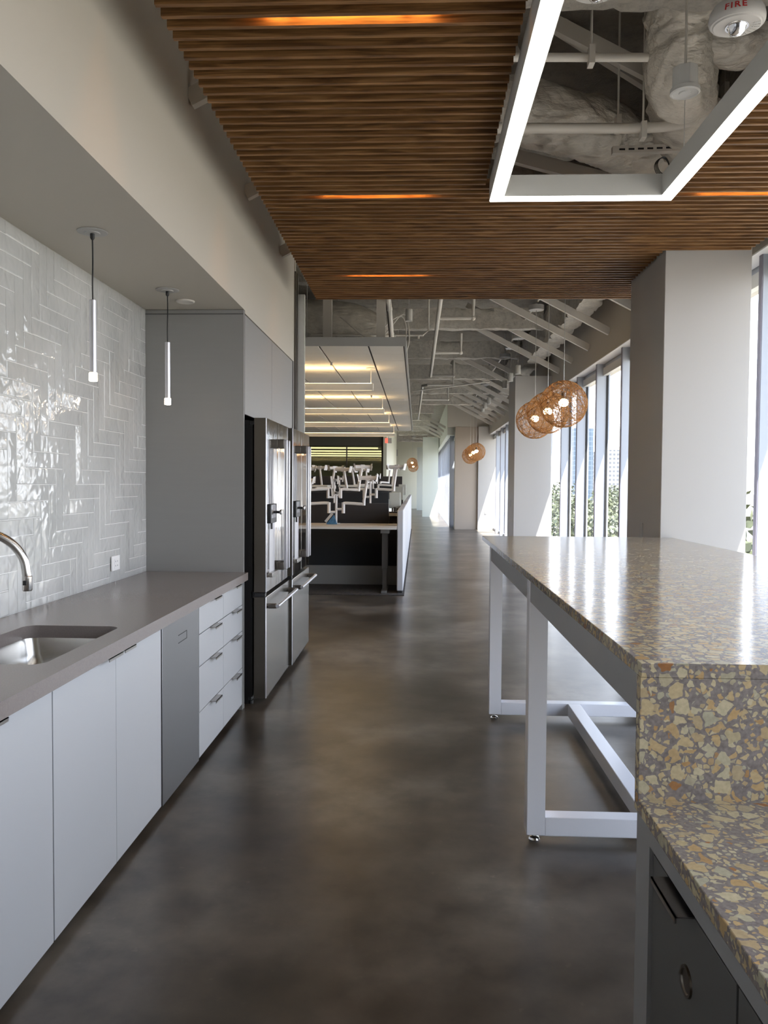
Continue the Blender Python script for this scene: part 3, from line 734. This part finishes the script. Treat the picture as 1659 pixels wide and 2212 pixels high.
# cylinder downlights
def cyl_light(x, y, z, ztop, label, canopy=True):
    r = root('cylinder_downlight', (0, 0, 0), label, 'downlight', 'white cylinder downlights on wires')
    bm = bm_(); lathe(bm, (0, 0, 0), [(.036, -.068), (.042, -.070), (.042, .066), (.040, .070), (0, .070)], 28); obj('housing', bm, M['fixture'], r)
    bm = bm_(); lathe(bm, (0, 0, 0), [(.036, -.066), (0, -.066)], 24); obj('lens', bm, M['em_cyl'], r)
    bm = bm_(); cyl(bm, (0, 0, .07), (0, 0, ztop-z), .003, 6); obj('cord', bm, M['wire'], r)
    bm = bm_(); lathe(bm, (0, 0, ztop-z), [(.0, -.02), (.095, -.02), (.10, -.015), (.10, .045), (.02, .055), (.02, .42), (0, .42)], 28); obj('canopy', bm, M['fixture_grey'], r)
    r.location = (x, y, z); return r
c0 = cyl_light(1.59, 12.84, 3.305, 3.81, 'white cylinder downlight above the column, nearest of the front three')
def ccopy(x, y, z, label):
    c = copy_tree(c0); c.location = (x, y, z); c['label'] = label
ccopy(1.58, 13.75, 3.305, 'white cylinder downlight above the column, middle of the front three')
ccopy(1.58, 14.68, 3.30, 'white cylinder downlight above the column, farthest of the front three')
ccopy(1.58, 17.86, 3.33, 'white cylinder downlight beyond the column, nearest of the distant three')
ccopy(1.58, 18.95, 3.33, 'white cylinder downlight beyond the column, middle of the distant three')
ccopy(1.58, 19.5, 3.31, 'white cylinder downlight beyond the column, farthest of the distant three')
ccopy(-.116, 9.6, 3.49, 'lit cylinder downlight hanging alone above the white ceiling panel\'s corner')
# conduit linking the canopies
bm = bm_()
tube(bm, smooth_path([(1.58, 8.2, 3.93), (1.57, 10.7, 3.90), (1.58, 12.8, 3.92), (1.6, 16, 3.9), (1.59, 19.5, 3.92), (1.63, 24.4, 3.9)], 8), .016, 8)
tag(obj('electrical_conduit', bm, M['pipe'], loc=(1.58, 16, 3.9)), 'painted conduit running above the globe pendants and canopies', 'conduit')
# sloped braces
def brace(y, x0=2.32, z0=3.305, x1=.72, z1=4.14, wall=False, lab=''):
    r = bm_(); w_ = .045
    beam(r, (x0, y, z0+.035), (x1, y, z1+.035), w_, .085, up=(0, 0, 1))
    o = obj('sloped_brace', r, M['pipe'], loc=((x0+x1)/2, y, (z0+z1)/2))
    tag(o, lab, 'brace', 'white sloped steel braces'); return o
for i, y in enumerate((3.5, 4.75, 7.3, 8.6, 9.85, 11.0, 12.15, 13.25)):
    brace(y, lab=('white sloped steel brace above the light frame opening' if i < 2 else 'white sloped steel brace running from the window header up to the deck'))
for i, y in enumerate((15.4, 16.6, 17.8, 19, 20.2, 21.4, 22.6, 23.8, 25.0)):
    brace(y, lab='white sloped brace from window header to deck, beyond the second column')
for i, y in enumerate((28, 30, 32, 34)):
    brace(y, 1.0, 3.4, -.4, 4.1, lab='white sloped steel brace in the far bay past the alcove')
for y, s in ((3.89, 'nearest'), (5.15, 'middle'), (6.46, 'farthest')):
    brace(y, -1.12, 3.30, .62, 4.17, lab='brace poking from the soffit wall beside the slat ceiling, %s of three' % s)

# ------------------------------------------------------------------ pipes
def pipe_run(name, paths, r, label, cat='pipe', mat='pipe', clamps=()):
    bm = bm_()
    for p in paths: tube(bm, p, r, 12)
    for p in paths:
        for q in (p[1:-1] if len(p) < 6 else ()): sphere(bm, q, r*1.25, 2)
    o = tag(obj(name, bm, M[mat], loc=paths[0][0]), label, cat)
    return o
pm = [(.245, 7.4, 3.55), (.24, 15.4, 3.55), (.68, 15.4, 3.55), (.68, 15.4, 3.85)]
b1 = [(.24, 10.05, 3.55), (.68, 10.05, 3.55), (.68, 10.05, 3.85)]; b2 = [(.24, 12.68, 3.55), (.67, 12.68, 3.55), (.67, 12.68, 3.85)]
pipe_run('sprinkler_pipe', [pm, b1, b2], .027, 'painted sprinkler pipe with side branches above the office aisle', clamps=())
pipe_run('sprinkler_pipe', [[(.22, 17.2, 3.6), (.10, 17.4, 3.6), (.02, 25, 3.5)], [(.22, 17.2, 3.6), (.75, 17.2, 3.6), (.75, 17.2, 3.9)], [(.08, 20, 3.58), (.75, 20, 3.58), (.75, 20, 3.9)]], .027, 'bent sprinkler pipe farther down the aisle, right of the white ceiling panel')
pipe_run('sprinkler_pipe', [[(-.33, 7.5, 3.62), (-.34, 9.3, 3.5), (-.33, 11.3, 3.0)]], .032, 'painted pipe sloping down behind the white ceiling panel')
pipe_run('conduit_line', [[(-1.5, 11.2, 3.55), (.06, 11.2, 3.55), (.14, 11.2, 3.62), (.14, 11.2, 4.2)], [(.0, 11.2, 3.55), (0, 11.2, 3.5)]], .014, 'thin painted conduit crossing above the lone cylinder downlight', 'conduit')
pipe_run('conduit_line', [[(-.1, 16.8, 3.42), (1.5, 16.8, 3.62)]], .015, 'thin painted conduit crossing from the white panel to the pendants', 'conduit')
bm = bm_()
tube(bm, smooth_path([(-1.0, 10.2, 3.6), (-.55, 10.2, 3.3), (-.2, 10.3, 3.65), (-.12, 10.3, 3.3), (-.25, 10.3, 3.0)], 8), .009, 6)
tube(bm, smooth_path([(-.7, 10.3, 3.1), (-.45, 10.2, 3.45), (-.22, 10.3, 3.62), (-.16, 10.3, 3.35), (-.3, 10.3, 3.0)], 8), .009, 6)
tag(obj('loose_cable_bundle', bm, M['pipe'], loc=(-.3, 10.3, 3.2)), 'loose looping cables above the white ceiling panel', 'cable')
# big dark duct above the cloud, with hangers
def crinkle(r, amp, fr, ang=3):
    def f(i, a, p): return 1-amp*.8*abs(noise.noise(Vector((p.x*fr*1.7+math.cos(a)*2.6, p.y*fr*1.7+math.sin(a)*2.6, p.z*fr*1.7+5))))+amp*noise.noise(Vector((p.x*fr+math.cos(a)*1.5, p.y*fr+math.sin(a)*1.5, p.z*fr)))+amp*.6*noise.noise(Vector((p.x*fr*3+math.cos(a)*4, p.y*fr*3, p.z*fr*3+math.sin(a)*4)))
    return f
bm = bm_(); tube(bm, smooth_path([(-2.2, 11.6, 3.72), (-1.3, 11.6, 3.72), (-.85, 11.6, 3.62), (-.65, 11.6, 3.35), (-.6, 11.6, 3.0)], 12), .40, 28, rf=crinkle(.4, .05, 2))
tag(obj('air_duct', bm, M['duct'], loc=(-1.3, 11.6, 3.7), ang=50), 'large round duct elbow above the white ceiling panel', 'duct')
for x, nmz in ((-1.02, 'left'), (-.42, 'right')):
    bm = bx(x-.05, x+.05, 8.95, 9.0, 2.97, 4.25)
    tag(obj('steel_strut', bm, M['pipe'], loc=(x, 9, 3)), 'vertical steel hanger strut above the white ceiling panel, %s of two' % nmz, 'strut')

# plenum above the light frame
PD = 4.5
def pz(x, y, Y): p = at(x, y, Y=Y); return (p.x, p.y, p.z)
def duct(path, r, lab, fr=6, amp=.13, nm='wrapped_duct'):
    bm = bm_(); sp = smooth_path(path, 26)
    tube(bm, sp, r, 72, rf=crinkle(r, amp, fr)); return tag(obj(nm, bm, M['duct'], loc=path[0], ang=60), lab, 'duct', 'crinkled insulated ducts')
duct([pz(1525, -220, 4.0), pz(1500, -90, 4.15), pz(1478, 30, 4.35), pz(1468, 150, 4.5), pz(1478, 240, 4.75), pz(1490, 300, 5.1)], .19, 'crinkled white duct coming down toward the alarm, right in the light frame opening')
duct([pz(1450, -10, 4.3), pz(1500, 60, 4.4), pz(1580, 75, 4.45), pz(1660, 60, 4.5), pz(1740, 20, 4.5)], .16, 'crinkled duct branch behind the fire alarm')
duct([pz(960, 225, 5.0), pz(1090, 235, 5.0), pz(1180, 250, 5.05), pz(1260, 275, 5.1), pz(1330, 300, 5.3), pz(1420, 325, 5.5), pz(1520, 330, 5.7)], .19, 'crinkled white duct lying across the far side of the light frame opening')
pipe_run('plenum_pipe', [[pz(1090, 124, 4.1), pz(1400, 124, 4.1)]], .021, 'white pipe crossing the light frame opening, the upper in the photo')
pipe_run('plenum_pipe', [smooth_path([pz(1060, 277, 4.6), pz(1250, 277, 4.6), pz(1400, 276, 4.6), pz(1480, 266, 4.6), pz(1540, 240, 4.6), pz(1600, 200, 4.6)], 6)], .028, 'white pipe curving across the light frame opening, the lower in the photo')
def rod(x, y0, Y, ztop, lab):
    p = at(x, y0, Y=Y); bm = bm_(); cyl(bm, (p.x, p.y, p.z-.03), (p.x, p.y, 4.26), .006, 8)
    box(bm, p.x-.014, p.x+.014, p.y-.03, p.y+.03, p.z-.04, p.z+.05)
    tag(obj('hanger_rod', bm, M['pipe'], loc=(p.x, p.y, p.z)), lab, 'hanger rod')
rod(1277, 124, 4.08, 0, 'hanger rod clamped to the upper white pipe in the opening')
rod(1389, 285, 4.58, 0, 'hanger rod clamped to the lower white pipe in the opening')
rod(1335, 270, 4.75, 0, 'bare hanger rod behind the lower pipe, left of the clamped one')
rod(1566, 200, 4.9, 0, 'hanger rod at the right of the crinkled duct')
bm = bm_(); a, b = Vector(pz(1322, 326, 4.85)), Vector(pz(1490, 320, 4.85)); beam(bm, a, b, .04, .04)
o = obj('slotted_channel', bm, M['pipe'], loc=a); tag(o, 'slotted steel channel under the crinkled duct', 'channel')
bm = bm_()
for k in range(7): p = a.lerp(b, .12+k*.12); box(bm, p.x-.017, p.x+.017, p.y-.022, p.y-.0195, p.z-.006, p.z+.004)
obj('slot_holes', bm, M['gap'], o)
bm = bm_(); c = Vector(pz(1433, 357, 4.8))
for k in range(4): tube(bm, [c+Vector(((.034+.003*k)*math.cos(t), .01*k+.004*math.sin(3*t), (.046+.002*k)*math.sin(t))) for t in [j*math.pi/12 for j in range(24)]], .0025, 5, closed=True)
tag(obj('cable_coil', bm, M['cord'], loc=c), 'small coil of dark cable hanging from the slotted channel', 'cable')
# speaker can
c = Vector(pz(1480, 186, 3.55)); r = root('hanging_speaker_can', c, 'white octagonal box with round speaker hanging on a rod in the opening', 'speaker')
bm = bm_(); lathe(bm, c, [(.0, .075), (.055, .075), (.055, -.01), (.0, -.01)], 8); obj('junction_box', bm, M['fixture'], r, bevel=.002)
bm = bm_(); lathe(bm, c, [(.052, -.01), (.062, -.014), (.062, -.030), (.055, -.034), (.053, -.030), (.026, -.028), (.024, -.034), (0, -.034)], 36); obj('round_grille', bm, M['fixture'], r)
bm = bm_(); cyl(bm, c+Vector((0, 0, .075)), (c.x, c.y, 4.26), .006, 8); obj('hanging_rod', bm, M['pipe'], r)
# fire alarm
def alarm(c, label, text=True):
    r = root('fire_alarm', c, label, 'fire alarm', 'white ceiling fire alarms')
    bm = bm_(); lathe(bm, c, [(.060, .075), (.085, .070), (.098, .045), (.102, .02), (.100, .004), (.094, -.004), (.088, -.005), (.084, -.010), (0, -.012)], 48); bmesh.ops.scale(bm, verts=bm.verts, vec=(1.12, 1, 1), space=Matrix.Translation(-c)); obj('housing', bm, M['paint_bright'], r)
    bm = bm_(); lathe(bm, c+Vector((.0, .0, 0)), [(.048, -.010), (.047, -.014), (.040, -.014), (.036, -.02), (.030, -.036), (.016, -.046), (0, -.048)], 32); obj('strobe_lens', bm, M['chrome'], r)
    bm = bm_()
    for i in range(5):
        for j in range(9):
            a = R(-30+15*j); q = .058+.006*i; lathe(bm, c+Vector((math.cos(a)*q*1.1, math.sin(a)*q, -.0125)), [(0, -.0008), (.0014, -.0008), (.0014, .001)], 6)
    obj('speaker_holes', bm, M['fixture_grey'], r)
    bm = bm_(); cyl(bm, c+Vector((0, 0, .07)), (c.x, c.y, 4.26), .008, 8); obj('mount_rod', bm, M['pipe'], r)
    for ch in r.children:
        if ch.name.split('.')[0] != 'mount_rod': ch.scale = (.80, .80, .80)
    return r
ca = Vector(pz(1592, 52, 2.78)); alarm(ca, 'white round fire alarm with strobe dome and red FIRE letters, top right')
fr_ = [o for o in bpy.data.objects if o.name.startswith('fire_alarm')][0]
def letters(parent, text, size, place, mat, nm):
    cu = bpy.data.curves.new('txt', 'FONT'); cu.body = text; cu.size = size; cu.extrude = size*.02; cu.align_x = 'CENTER'; cu.space_character = 1.25; cu.offset = size*.02
    to = bpy.data.objects.new('txt', cu); COL.objects.link(to); bpy.context.view_layer.update()
    me = bpy.data.meshes.new_from_object(to.evaluated_get(bpy.context.evaluated_depsgraph_get())); bpy.data.objects.remove(to)
    for v in me.vertices: v.co = place(v.co)
    me.materials.append(mat); o = bpy.data.objects.new(nm, me); COL.objects.link(o); o.parent = parent; return o
def wrapf(co):
    # on the drum side, facing the camera
    a = R(-112)+co.x/.102; rad = .1035+co.z - max(0, co.y)*.22
    return Vector((math.cos(a)*rad*1.12, math.sin(a)*rad, .016+co.y))*.80
letters(fr_, 'FIRE', .036, wrapf, M['redpaint'], 'red_fire_lettering')
cb = Vector(pz(1288, -22, 2.85)); alarm(cb, 'white ceiling alarm cut by the photo\'s top edge, left in the opening')
# extra sloped members seen in the opening
for (p, q, lab) in (((1150, 20, 4.9), (1420, 190, 4.9), 'white sloped angle crossing high in the light frame opening'), ((1080, 330, 5.6), (1320, 392, 5.6), 'white sloped angle low in the light frame opening')):
    bm = bm_(); beam(bm, pz(*p), pz(*q), .05, .09); tag(obj('sloped_angle', bm, M['pipe'], loc=pz(*p)), lab, 'brace')

# ------------------------------------------------------------------ acoustic cloud with linear uplights
CXR, CY0, CY1, CZ = -.145, 8.27, 21.45, 2.90
r = root('acoustic_ceiling_panel', (-3, 14.8, CZ), 'floating white tiled ceiling panel over the office desks', 'ceiling panel')
obj('edge_trim', bx((-7, CXR, CY0-.02, CY0, CZ-.005, CZ+.085), (CXR, CXR+.02, CY0-.02, CY1, CZ-.005, CZ+.085), (-7, CXR, CY1, CY1+.02, CZ-.005, CZ+.085)), M['fixture_grey'], r)
bm = bm_()
x = CXR; xs = [CXR-.375-.515*k for k in range(13)]
edges_x = [CXR]+xs; ny = 26; dy = (CY1-CY0)/ny
for a, b in zip(edges_x, edges_x[1:]):
    for k in range(ny): box(bm, b+.011, a-.011, CY0+dy*k+.002, CY0+dy*(k+1)-.002, CZ, CZ+.02)
obj('ceiling_tiles', bm, M['cloud'], r)
obj('backing', bx(-7, CXR, CY0, CY1, CZ+.022, CZ+.08), M['gap'], r)
bm = bm_()
for x in (-.3, -1.2, -3): 
    for y in (8.6, 12, 16, 20.8): cyl(bm, (x, y, CZ+.08), (x, y, 4.26), .003, 6)
obj('hanger_wires', bm, M['wire'], r)
def linear(y, z, label):
    r = root('linear_uplight', (-3, y, z), label, 'linear light', 'linear lights under the white ceiling panel')
    obj('housing', bx(-6, -.55, y-.04, y+.04, z, z+.082), M['fixture'], r, bevel=.003)
    obj('uplight_strip', bx(-5.98, -.57, y-.03, y+.03, z+.082, z+.084), M['em_up'], r)
    obj('underside_strip', bx(-5.98, -.57, y-.006, y+.006, z-.002, z), M['em_upd'], r)
    bm = bm_()
    for x in (-.58, -3.2): cyl(bm, (x, y, z+.08), (x, y, CZ), .004, 6); lathe(bm, (x, y, CZ-.008), [(0, 0), (.06, 0), (.06, .008)], 20)
    obj('suspension_cord', bm, M['wire'], r)
for y, s in ((9.85, 'nearest of four'), (13.15, 'second of four from the kitchen'), (16.15, 'third of four from the kitchen'), (19.5, 'farthest of four')):
    linear(y, 2.625, 'warm glowing linear uplight under the white ceiling panel, '+s)
r = root('linear_uplight', (-4, 24, 2.95), 'long white linear light in front of the dark bulkhead', 'linear light')
obj('housing', bx(-8, -.72, 23.9, 23.98, 2.98, 3.10), M['fixture'], r)
bm = bm_()
for x in (-.76, -3.2): cyl(bm, (x, 23.94, 3.1), (x, 23.94, 4.26), .004, 6)
obj('suspension_cord', bm, M['wire'], r)
for x, s, y in ((-1.02, 'left', 12.0), (-.75, 'right', 12.7)):
    bm = bm_(); lathe(bm, (x, y if s == 'x' else (9.4 if s == 'left' else 12.9), CZ), [(0, -.035), (.012, -.035), (.012, -.004), (.022, -.002), (.022, 0)], 12)
    tag(obj('fire_sprinkler', bm, M['fixture_grey'], loc=(x, 9.4 if s == 'left' else 12.9, CZ)), 'small sprinkler head under the white ceiling panel, %s one' % s, 'sprinkler')

# ------------------------------------------------------------------ desks
st(obj('floor_carpet', bx(-9, -.16, 10.45, 25.8, 0, .012), M['carpet']))
def desk(y0, z, label, xr_=-.265):
    r = root('desk', (-1.4, y0+.35, 0), label, 'desk', 'height adjustable office desks')
    obj('tabletop', bx(-2.1, xr_, y0, y0+.72, z-.045, z), [M['desk']], r, bevel=.004)
    obj('top_edge', bx(-2.1, xr_, y0-.004, y0, z-.043, z-.022), M['fixture'], r)
    for x in (-.475, -1.9):
        bm = bx((x+.01, x+.075, y0+.30, y0+.38, .02, z-.12), (x, x+.085, y0+.29, y0+.39, .32, z-.10), (x+.005, x+.08, y0+.02, y0+.66, .012, .04), (x-.01, x+.11, y0+.05, y0+.62, z-.10, z-.047))
        obj('leg', bm, M['desk_leg'], r, bevel=.003)
    obj('cross_beam', bx(-1.9, -.4, y0+.31, y0+.37, z-.095, z-.047), M['black'], r)
    return r
desk(10.55, .912, 'pale topped standing desk nearest the kitchen, with a dark screen behind')
desk(12.05, 1.03, 'pale topped standing desk in the second row, mostly behind the first dark screen')
def spine(y, lab):
    r = root('workstation_spine', (-2, y, 0), lab, 'office partition', 'low dark partitions between desk rows')
    obj('lower_panel', bx(-4, -.27, y, y+.05, .012, .285), M['grey_steel'], r)
    obj('upper_panel', bx(-4, -.27, y, y+.05, .287, .86), M['screen_dark'], r)
spine(11.49, 'low dark partition under the nearest desk')
def screen(y, x1, z0, z1, mat, lab, x0=-4, posts=True, nm='privacy_screen', cat='desk screen', grp='dark privacy screens on the desks'):
    r = root(nm, (x1, y, 0), lab, cat, grp)
    obj('screen_panel', bx(x0, x1, y, y+.03, z0, z1), mat, r, bevel=.008)
    if posts:
        for x in ((x0+x1)/2,) if x1-x0 < .5 else (x1-.25, x1-1.6): obj('support_post', bx(x-.02, x+.02, y-.005, y+.035, .012, z0+.02), M['desk_leg'], r)
screen(11.50, -.405, .858, 1.192, M['screen'], 'charcoal privacy screen behind the nearest desk', posts=False)
screen(12.9, -.455, 1.035, 1.335, M['screen_dark'], 'black privacy screen in the second desk row, just above the nearest one')
screen(13.6, -.485, 1.05, 1.385, M['screen_dark'], 'black privacy screen with a thin light rim right behind the second row')
screen(16.6, -.455, 1.15, 1.475, M['screen_dark'], 'dark privacy screen in the third desk row')
screen(20.8, -.39, 1.2, 1.665, M['screen'], 'brown black privacy screen standing highest, in the last desk row')
for y, z, x0, x1, lab in ((13.0, 1.335, -.455, -.27, 'nearest pale grey side screen at the row end'), (15.6, 1.42, -.5, -.27, 'middle pale grey side screen at the row end'), (19.4, 1.46, -.45, -.27, 'farthest pale grey side screen at the row end')):
    screen(y, x1, z-.26, z, M['panel_soft'], lab, x0, True, 'side_screen', 'side screen', 'pale side screens')
screen(12.1, -.268, .862, 1.05, M['screen'], 'low charcoal strip behind the nearest screen next to the white end panel', -.42)
for i, (a, b, s) in enumerate(((10.6, 12.15, 'nearest of the row'), (12.3, 13.9, 'second of the row'), (14.1, 16.1, 'third of the row'), (16.4, 18.6, 'fourth of the row'), (19, 21.8, 'fifth of the row'), (22.2, 25.5, 'last of the row'))):
    r = root('desk_end_panel', (-.22, (a+b)/2, 0), 'white gable panel at the desk ends along the aisle, '+s, 'end panel', 'white gable panels along the aisle')
    obj('panel', bx(-.262, -.178, a, b, .045, 1.125), M['gable'], r, bevel=.012, seg=3)
    obj('plinth', bx(-.25, -.19, a+.05, b-.02, .012, .045), M['gap'], r)
# monitor arms
def arm_unit(loc, mode, label):
    r = root('monitor_arm', (0, 0, 0), label, 'monitor arm', 'white double monitor arms')
    bm = bx(-.055, .055, -.04, .04, 0, .012); tube(bm, [(0, 0, 0), (0, 0, .40)], .017, 14); obj('pole', bm, M['arm'], r)
    for s in (-1, 1):
        bm = bm_()
        tube(bm, [(0, 0, .185+.02*s), (s*.085, -.01, .185+.02*s)], .017, 12)
        cyl(bm, (s*.10, -.01, .15), (s*.10, -.01, .30), .024, 16)
        tube(bm, smooth_path([(s*.10, -.01, .285), (s*.16, -.01, .29), (s*.38, -.02, .278)], 4), .021, 12)
        cyl(bm, (s*.385, -.02, .26), (s*.385, -.02, .33), .022, 16)
        up = .30 if (mode == 0 and s == 1) else .26
        tube(bm, [(s*.385, -.02, .32), (s*.43, -.03, .32+up)], .021, 12)
        a = obj('arm', bm, M['arm'], r)
        hx, hz = s*.44, .34+up
        bm = bm_(); box(bm, hx-.03, hx+.03, -.07, -.02, hz-.035, hz+.035); cyl(bm, (hx-.12, -.05, hz), (hx+.12, -.05, hz), .028, 14)
        hd = obj('tilt_head', bm, M['arm'], a)
        bm = bm_(); 
        for t in (-.13, .13): obox(bm, (hx+t, -.06, hz), (.004, .012, 0), (0, .05, 0), (.012 if t > 0 else -.012, 0, .05))
        box(bm, hx-.13, hx+.13, -.062, -.054, hz-.008, hz+.008); obj('mount_plate', bm, M['arm'], hd)
    bm = bm_(); cyl(bm, (0, -.02, .43), (0, -.05, .43), .022, 14)
    for t in (-1, 1): obox(bm, (t*.052, -.045, .43), (.012, 0, 0), (0, .006, 0), (t*.006, 0, .06)); box(bm, min(0, t*.045), max(0, t*.045), -.05, -.04, .41, .45)
    hd = obj('centre_bracket', bm, M['arm'], r)
    bm = bm_(); cyl(bm, (0, -.052, .43), (0, -.06, .43), .012, 12); obj('bracket_knob', bm, M['black'], hd)
    r.location = loc; return r
p0 = at(726, 1133, Y=11.0)
a0 = arm_unit((p0.x, 11.0, .913), 0, 'white double monitor arm on the nearest desk')
def acopy(x, y, z, s, rz, label):
    c = copy_tree(a0); c.location = (x, y, z); c.rotation_euler = (0, 0, rz); c['label'] = label
for (px, py, Y, rz, lab) in ((722, 1047, 12.3, .3, 'white double monitor arm in the second row, above the nearest arm\'s left side'), (800, 1047, 12.6, -.2, 'white double monitor arm in the second row, nearer the aisle'),
        (733, 1042, 15.1, 2.8, 'white double monitor arm in the third row, left of the aisle group'), (806, 1040, 16.0, .2, 'white double monitor arm in the third row by the aisle'), (672, 1045, 13.9, .5, 'white double monitor arm at the left beside the refrigerator edge'),
        (815, 1035, 18.5, .9, 'white double monitor arm in the fourth row by the far glass wall')):
    p = at(px, py, Y=Y); acopy(p.x, p.y, p.z-.36, 1, rz, lab)
# desk surfaces of the raised rows seen edge on
for (px0, px1, py, Y, lab) in ((640, 708, 1050, 14.2, 'white raised desktop edge at the left of the second row'), (730, 790, 1050, 14.2, 'white raised desktop edge at the middle of the second row')):
    a, b = at(px0, py, Y=Y), at(px1, py, Y=Y)
    r = root('raised_desktop', (a.x, Y, 0), lab, 'desktop')
    obj('tabletop', bx(a.x, b.x, Y, Y+.6, a.z-.022, a.z+.022), M['fixture'], r, bevel=.01)
    obj('leg', bx((a.x+b.x)/2-.04, (a.x+b.x)/2+.04, Y+.25, Y+.33, .012, a.z-.02), M['desk_leg'], r)
# blue packet
p = at(716, 1133, Y=10.9); r = root('blue_card_stand', (p.x, p.y, .912), 'blue and white folded card leaning on the nearest monitor arm', 'card')
bm = bm_(); v = [bm.verts.new(q) for q in ((p.x-.075, p.y, .913), (p.x+.075, p.y, .913), (p.x+.03, p.y+.02, 1.04), (p.x-.075, p.y+.06, .913), (p.x+.075, p.y+.06, .913), (p.x+.03, p.y+.05, 1.04))]
for f in ((0, 1, 2), (5, 4, 3), (0, 2, 5, 3), (1, 4, 5, 2), (0, 3, 4, 1)): bm.faces.new([v[i] for i in f])
obj('blue_face', bm, M['blue'], r)
bm = bm_(); beam(bm, (p.x-.085, p.y+.01, .945), (p.x+.012, p.y+.02, 1.065), .012, .035, up=(-1, 0, 1)); obj('white_flap', bm, M['paint_bright'], r)
# exit sign, air grille, small plates
r = root('exit_sign', (-.93, 25.0, 2.8), 'small red exit sign hanging at the end of the dark bulkhead', 'exit sign')
obj('sign_case', bx(-1.02, -.81, 25.0, 25.05, 2.74, 2.90), M['fixture'], r)
obj('red_face', bx(-1.015, -.93, 24.99, 25.0, 2.745, 2.895), M['red'], r)
obj('bracket', bx(-.925, -.905, 25.01, 25.03, 2.90, 4.26), M['wire'], r)
r = root('return_air_grille', (-1.4, 47.28, 3.3), 'rectangular return air grille high on the far wall', 'air grille')
obj('grille_frame', bx(-1.78, -1.16, 47.26, 47.3, 3.11, 3.50), M['fixture_grey'], r)
for (px, py, Y, X, lab) in ((1049, 1106, 25.9, None, 'small white outlet plate on the alcove wall'), (1172, 1165, 14.0, None, 'small white outlet plate low on the second column')):
    p = at(px, py, Y=Y-.012); tag(obj('outlet_plate', bx(p.x-.035, p.x+.035, Y-.014, Y-.001, p.z-.06, p.z+.06), M['fixture'], loc=p), lab, 'outlet')

# ------------------------------------------------------------------ light
wd = bpy.data.worlds.new('sky'); SC.world = wd; wd.use_nodes = True; nt = wd.node_tree; nt.nodes.clear()
tc = nt.nodes.new('ShaderNodeTexCoord'); sx = nt.nodes.new('ShaderNodeSeparateXYZ'); rp = nt.nodes.new('ShaderNodeValToRGB'); bg = nt.nodes.new('ShaderNodeBackground'); ow = nt.nodes.new('ShaderNodeOutputWorld')
nt.links.new(tc.outputs['Generated'], sx.inputs[0]); nt.links.new(sx.outputs[2], rp.inputs[0]); nt.links.new(rp.outputs[0], bg.inputs[0]); nt.links.new(bg.outputs[0], ow.inputs[0])
e = rp.color_ramp.elements; e[0].position = 0; e[0].color = (.95, .97, 1, 1); e[1].position = .9; e[1].color = (.42, .60, .95, 1)
bg.inputs[1].default_value = 5.0
sd = bpy.data.lights.new('sun', 'SUN'); sd.energy = 26; sd.angle = R(.55); sd.color = (1, .96, .9)
so = bpy.data.objects.new('sun', sd); COL.objects.link(so); so.rotation_euler = Vector((-1, .95, -3.3)).to_track_quat('-Z', 'Y').to_euler(); so.location = (6, -4, 9)
SC.cycles.use_denoising = True; SC.cycles.use_adaptive_sampling = True; SC.cycles.adaptive_threshold = 0.02
SC.cycles.max_bounces = 9; SC.cycles.diffuse_bounces = 5; SC.cycles.glossy_bounces = 5; SC.cycles.transparent_max_bounces = 16
SC.cycles.sample_clamp_indirect = 8; SC.cycles.caustics_reflective = False; SC.cycles.caustics_refractive = False
vs = SC.view_settings; vs.view_transform = 'Standard'; vs.look = 'None'; vs.gamma = 1; vs.use_curve_mapping = False; vs.exposure = 0.38
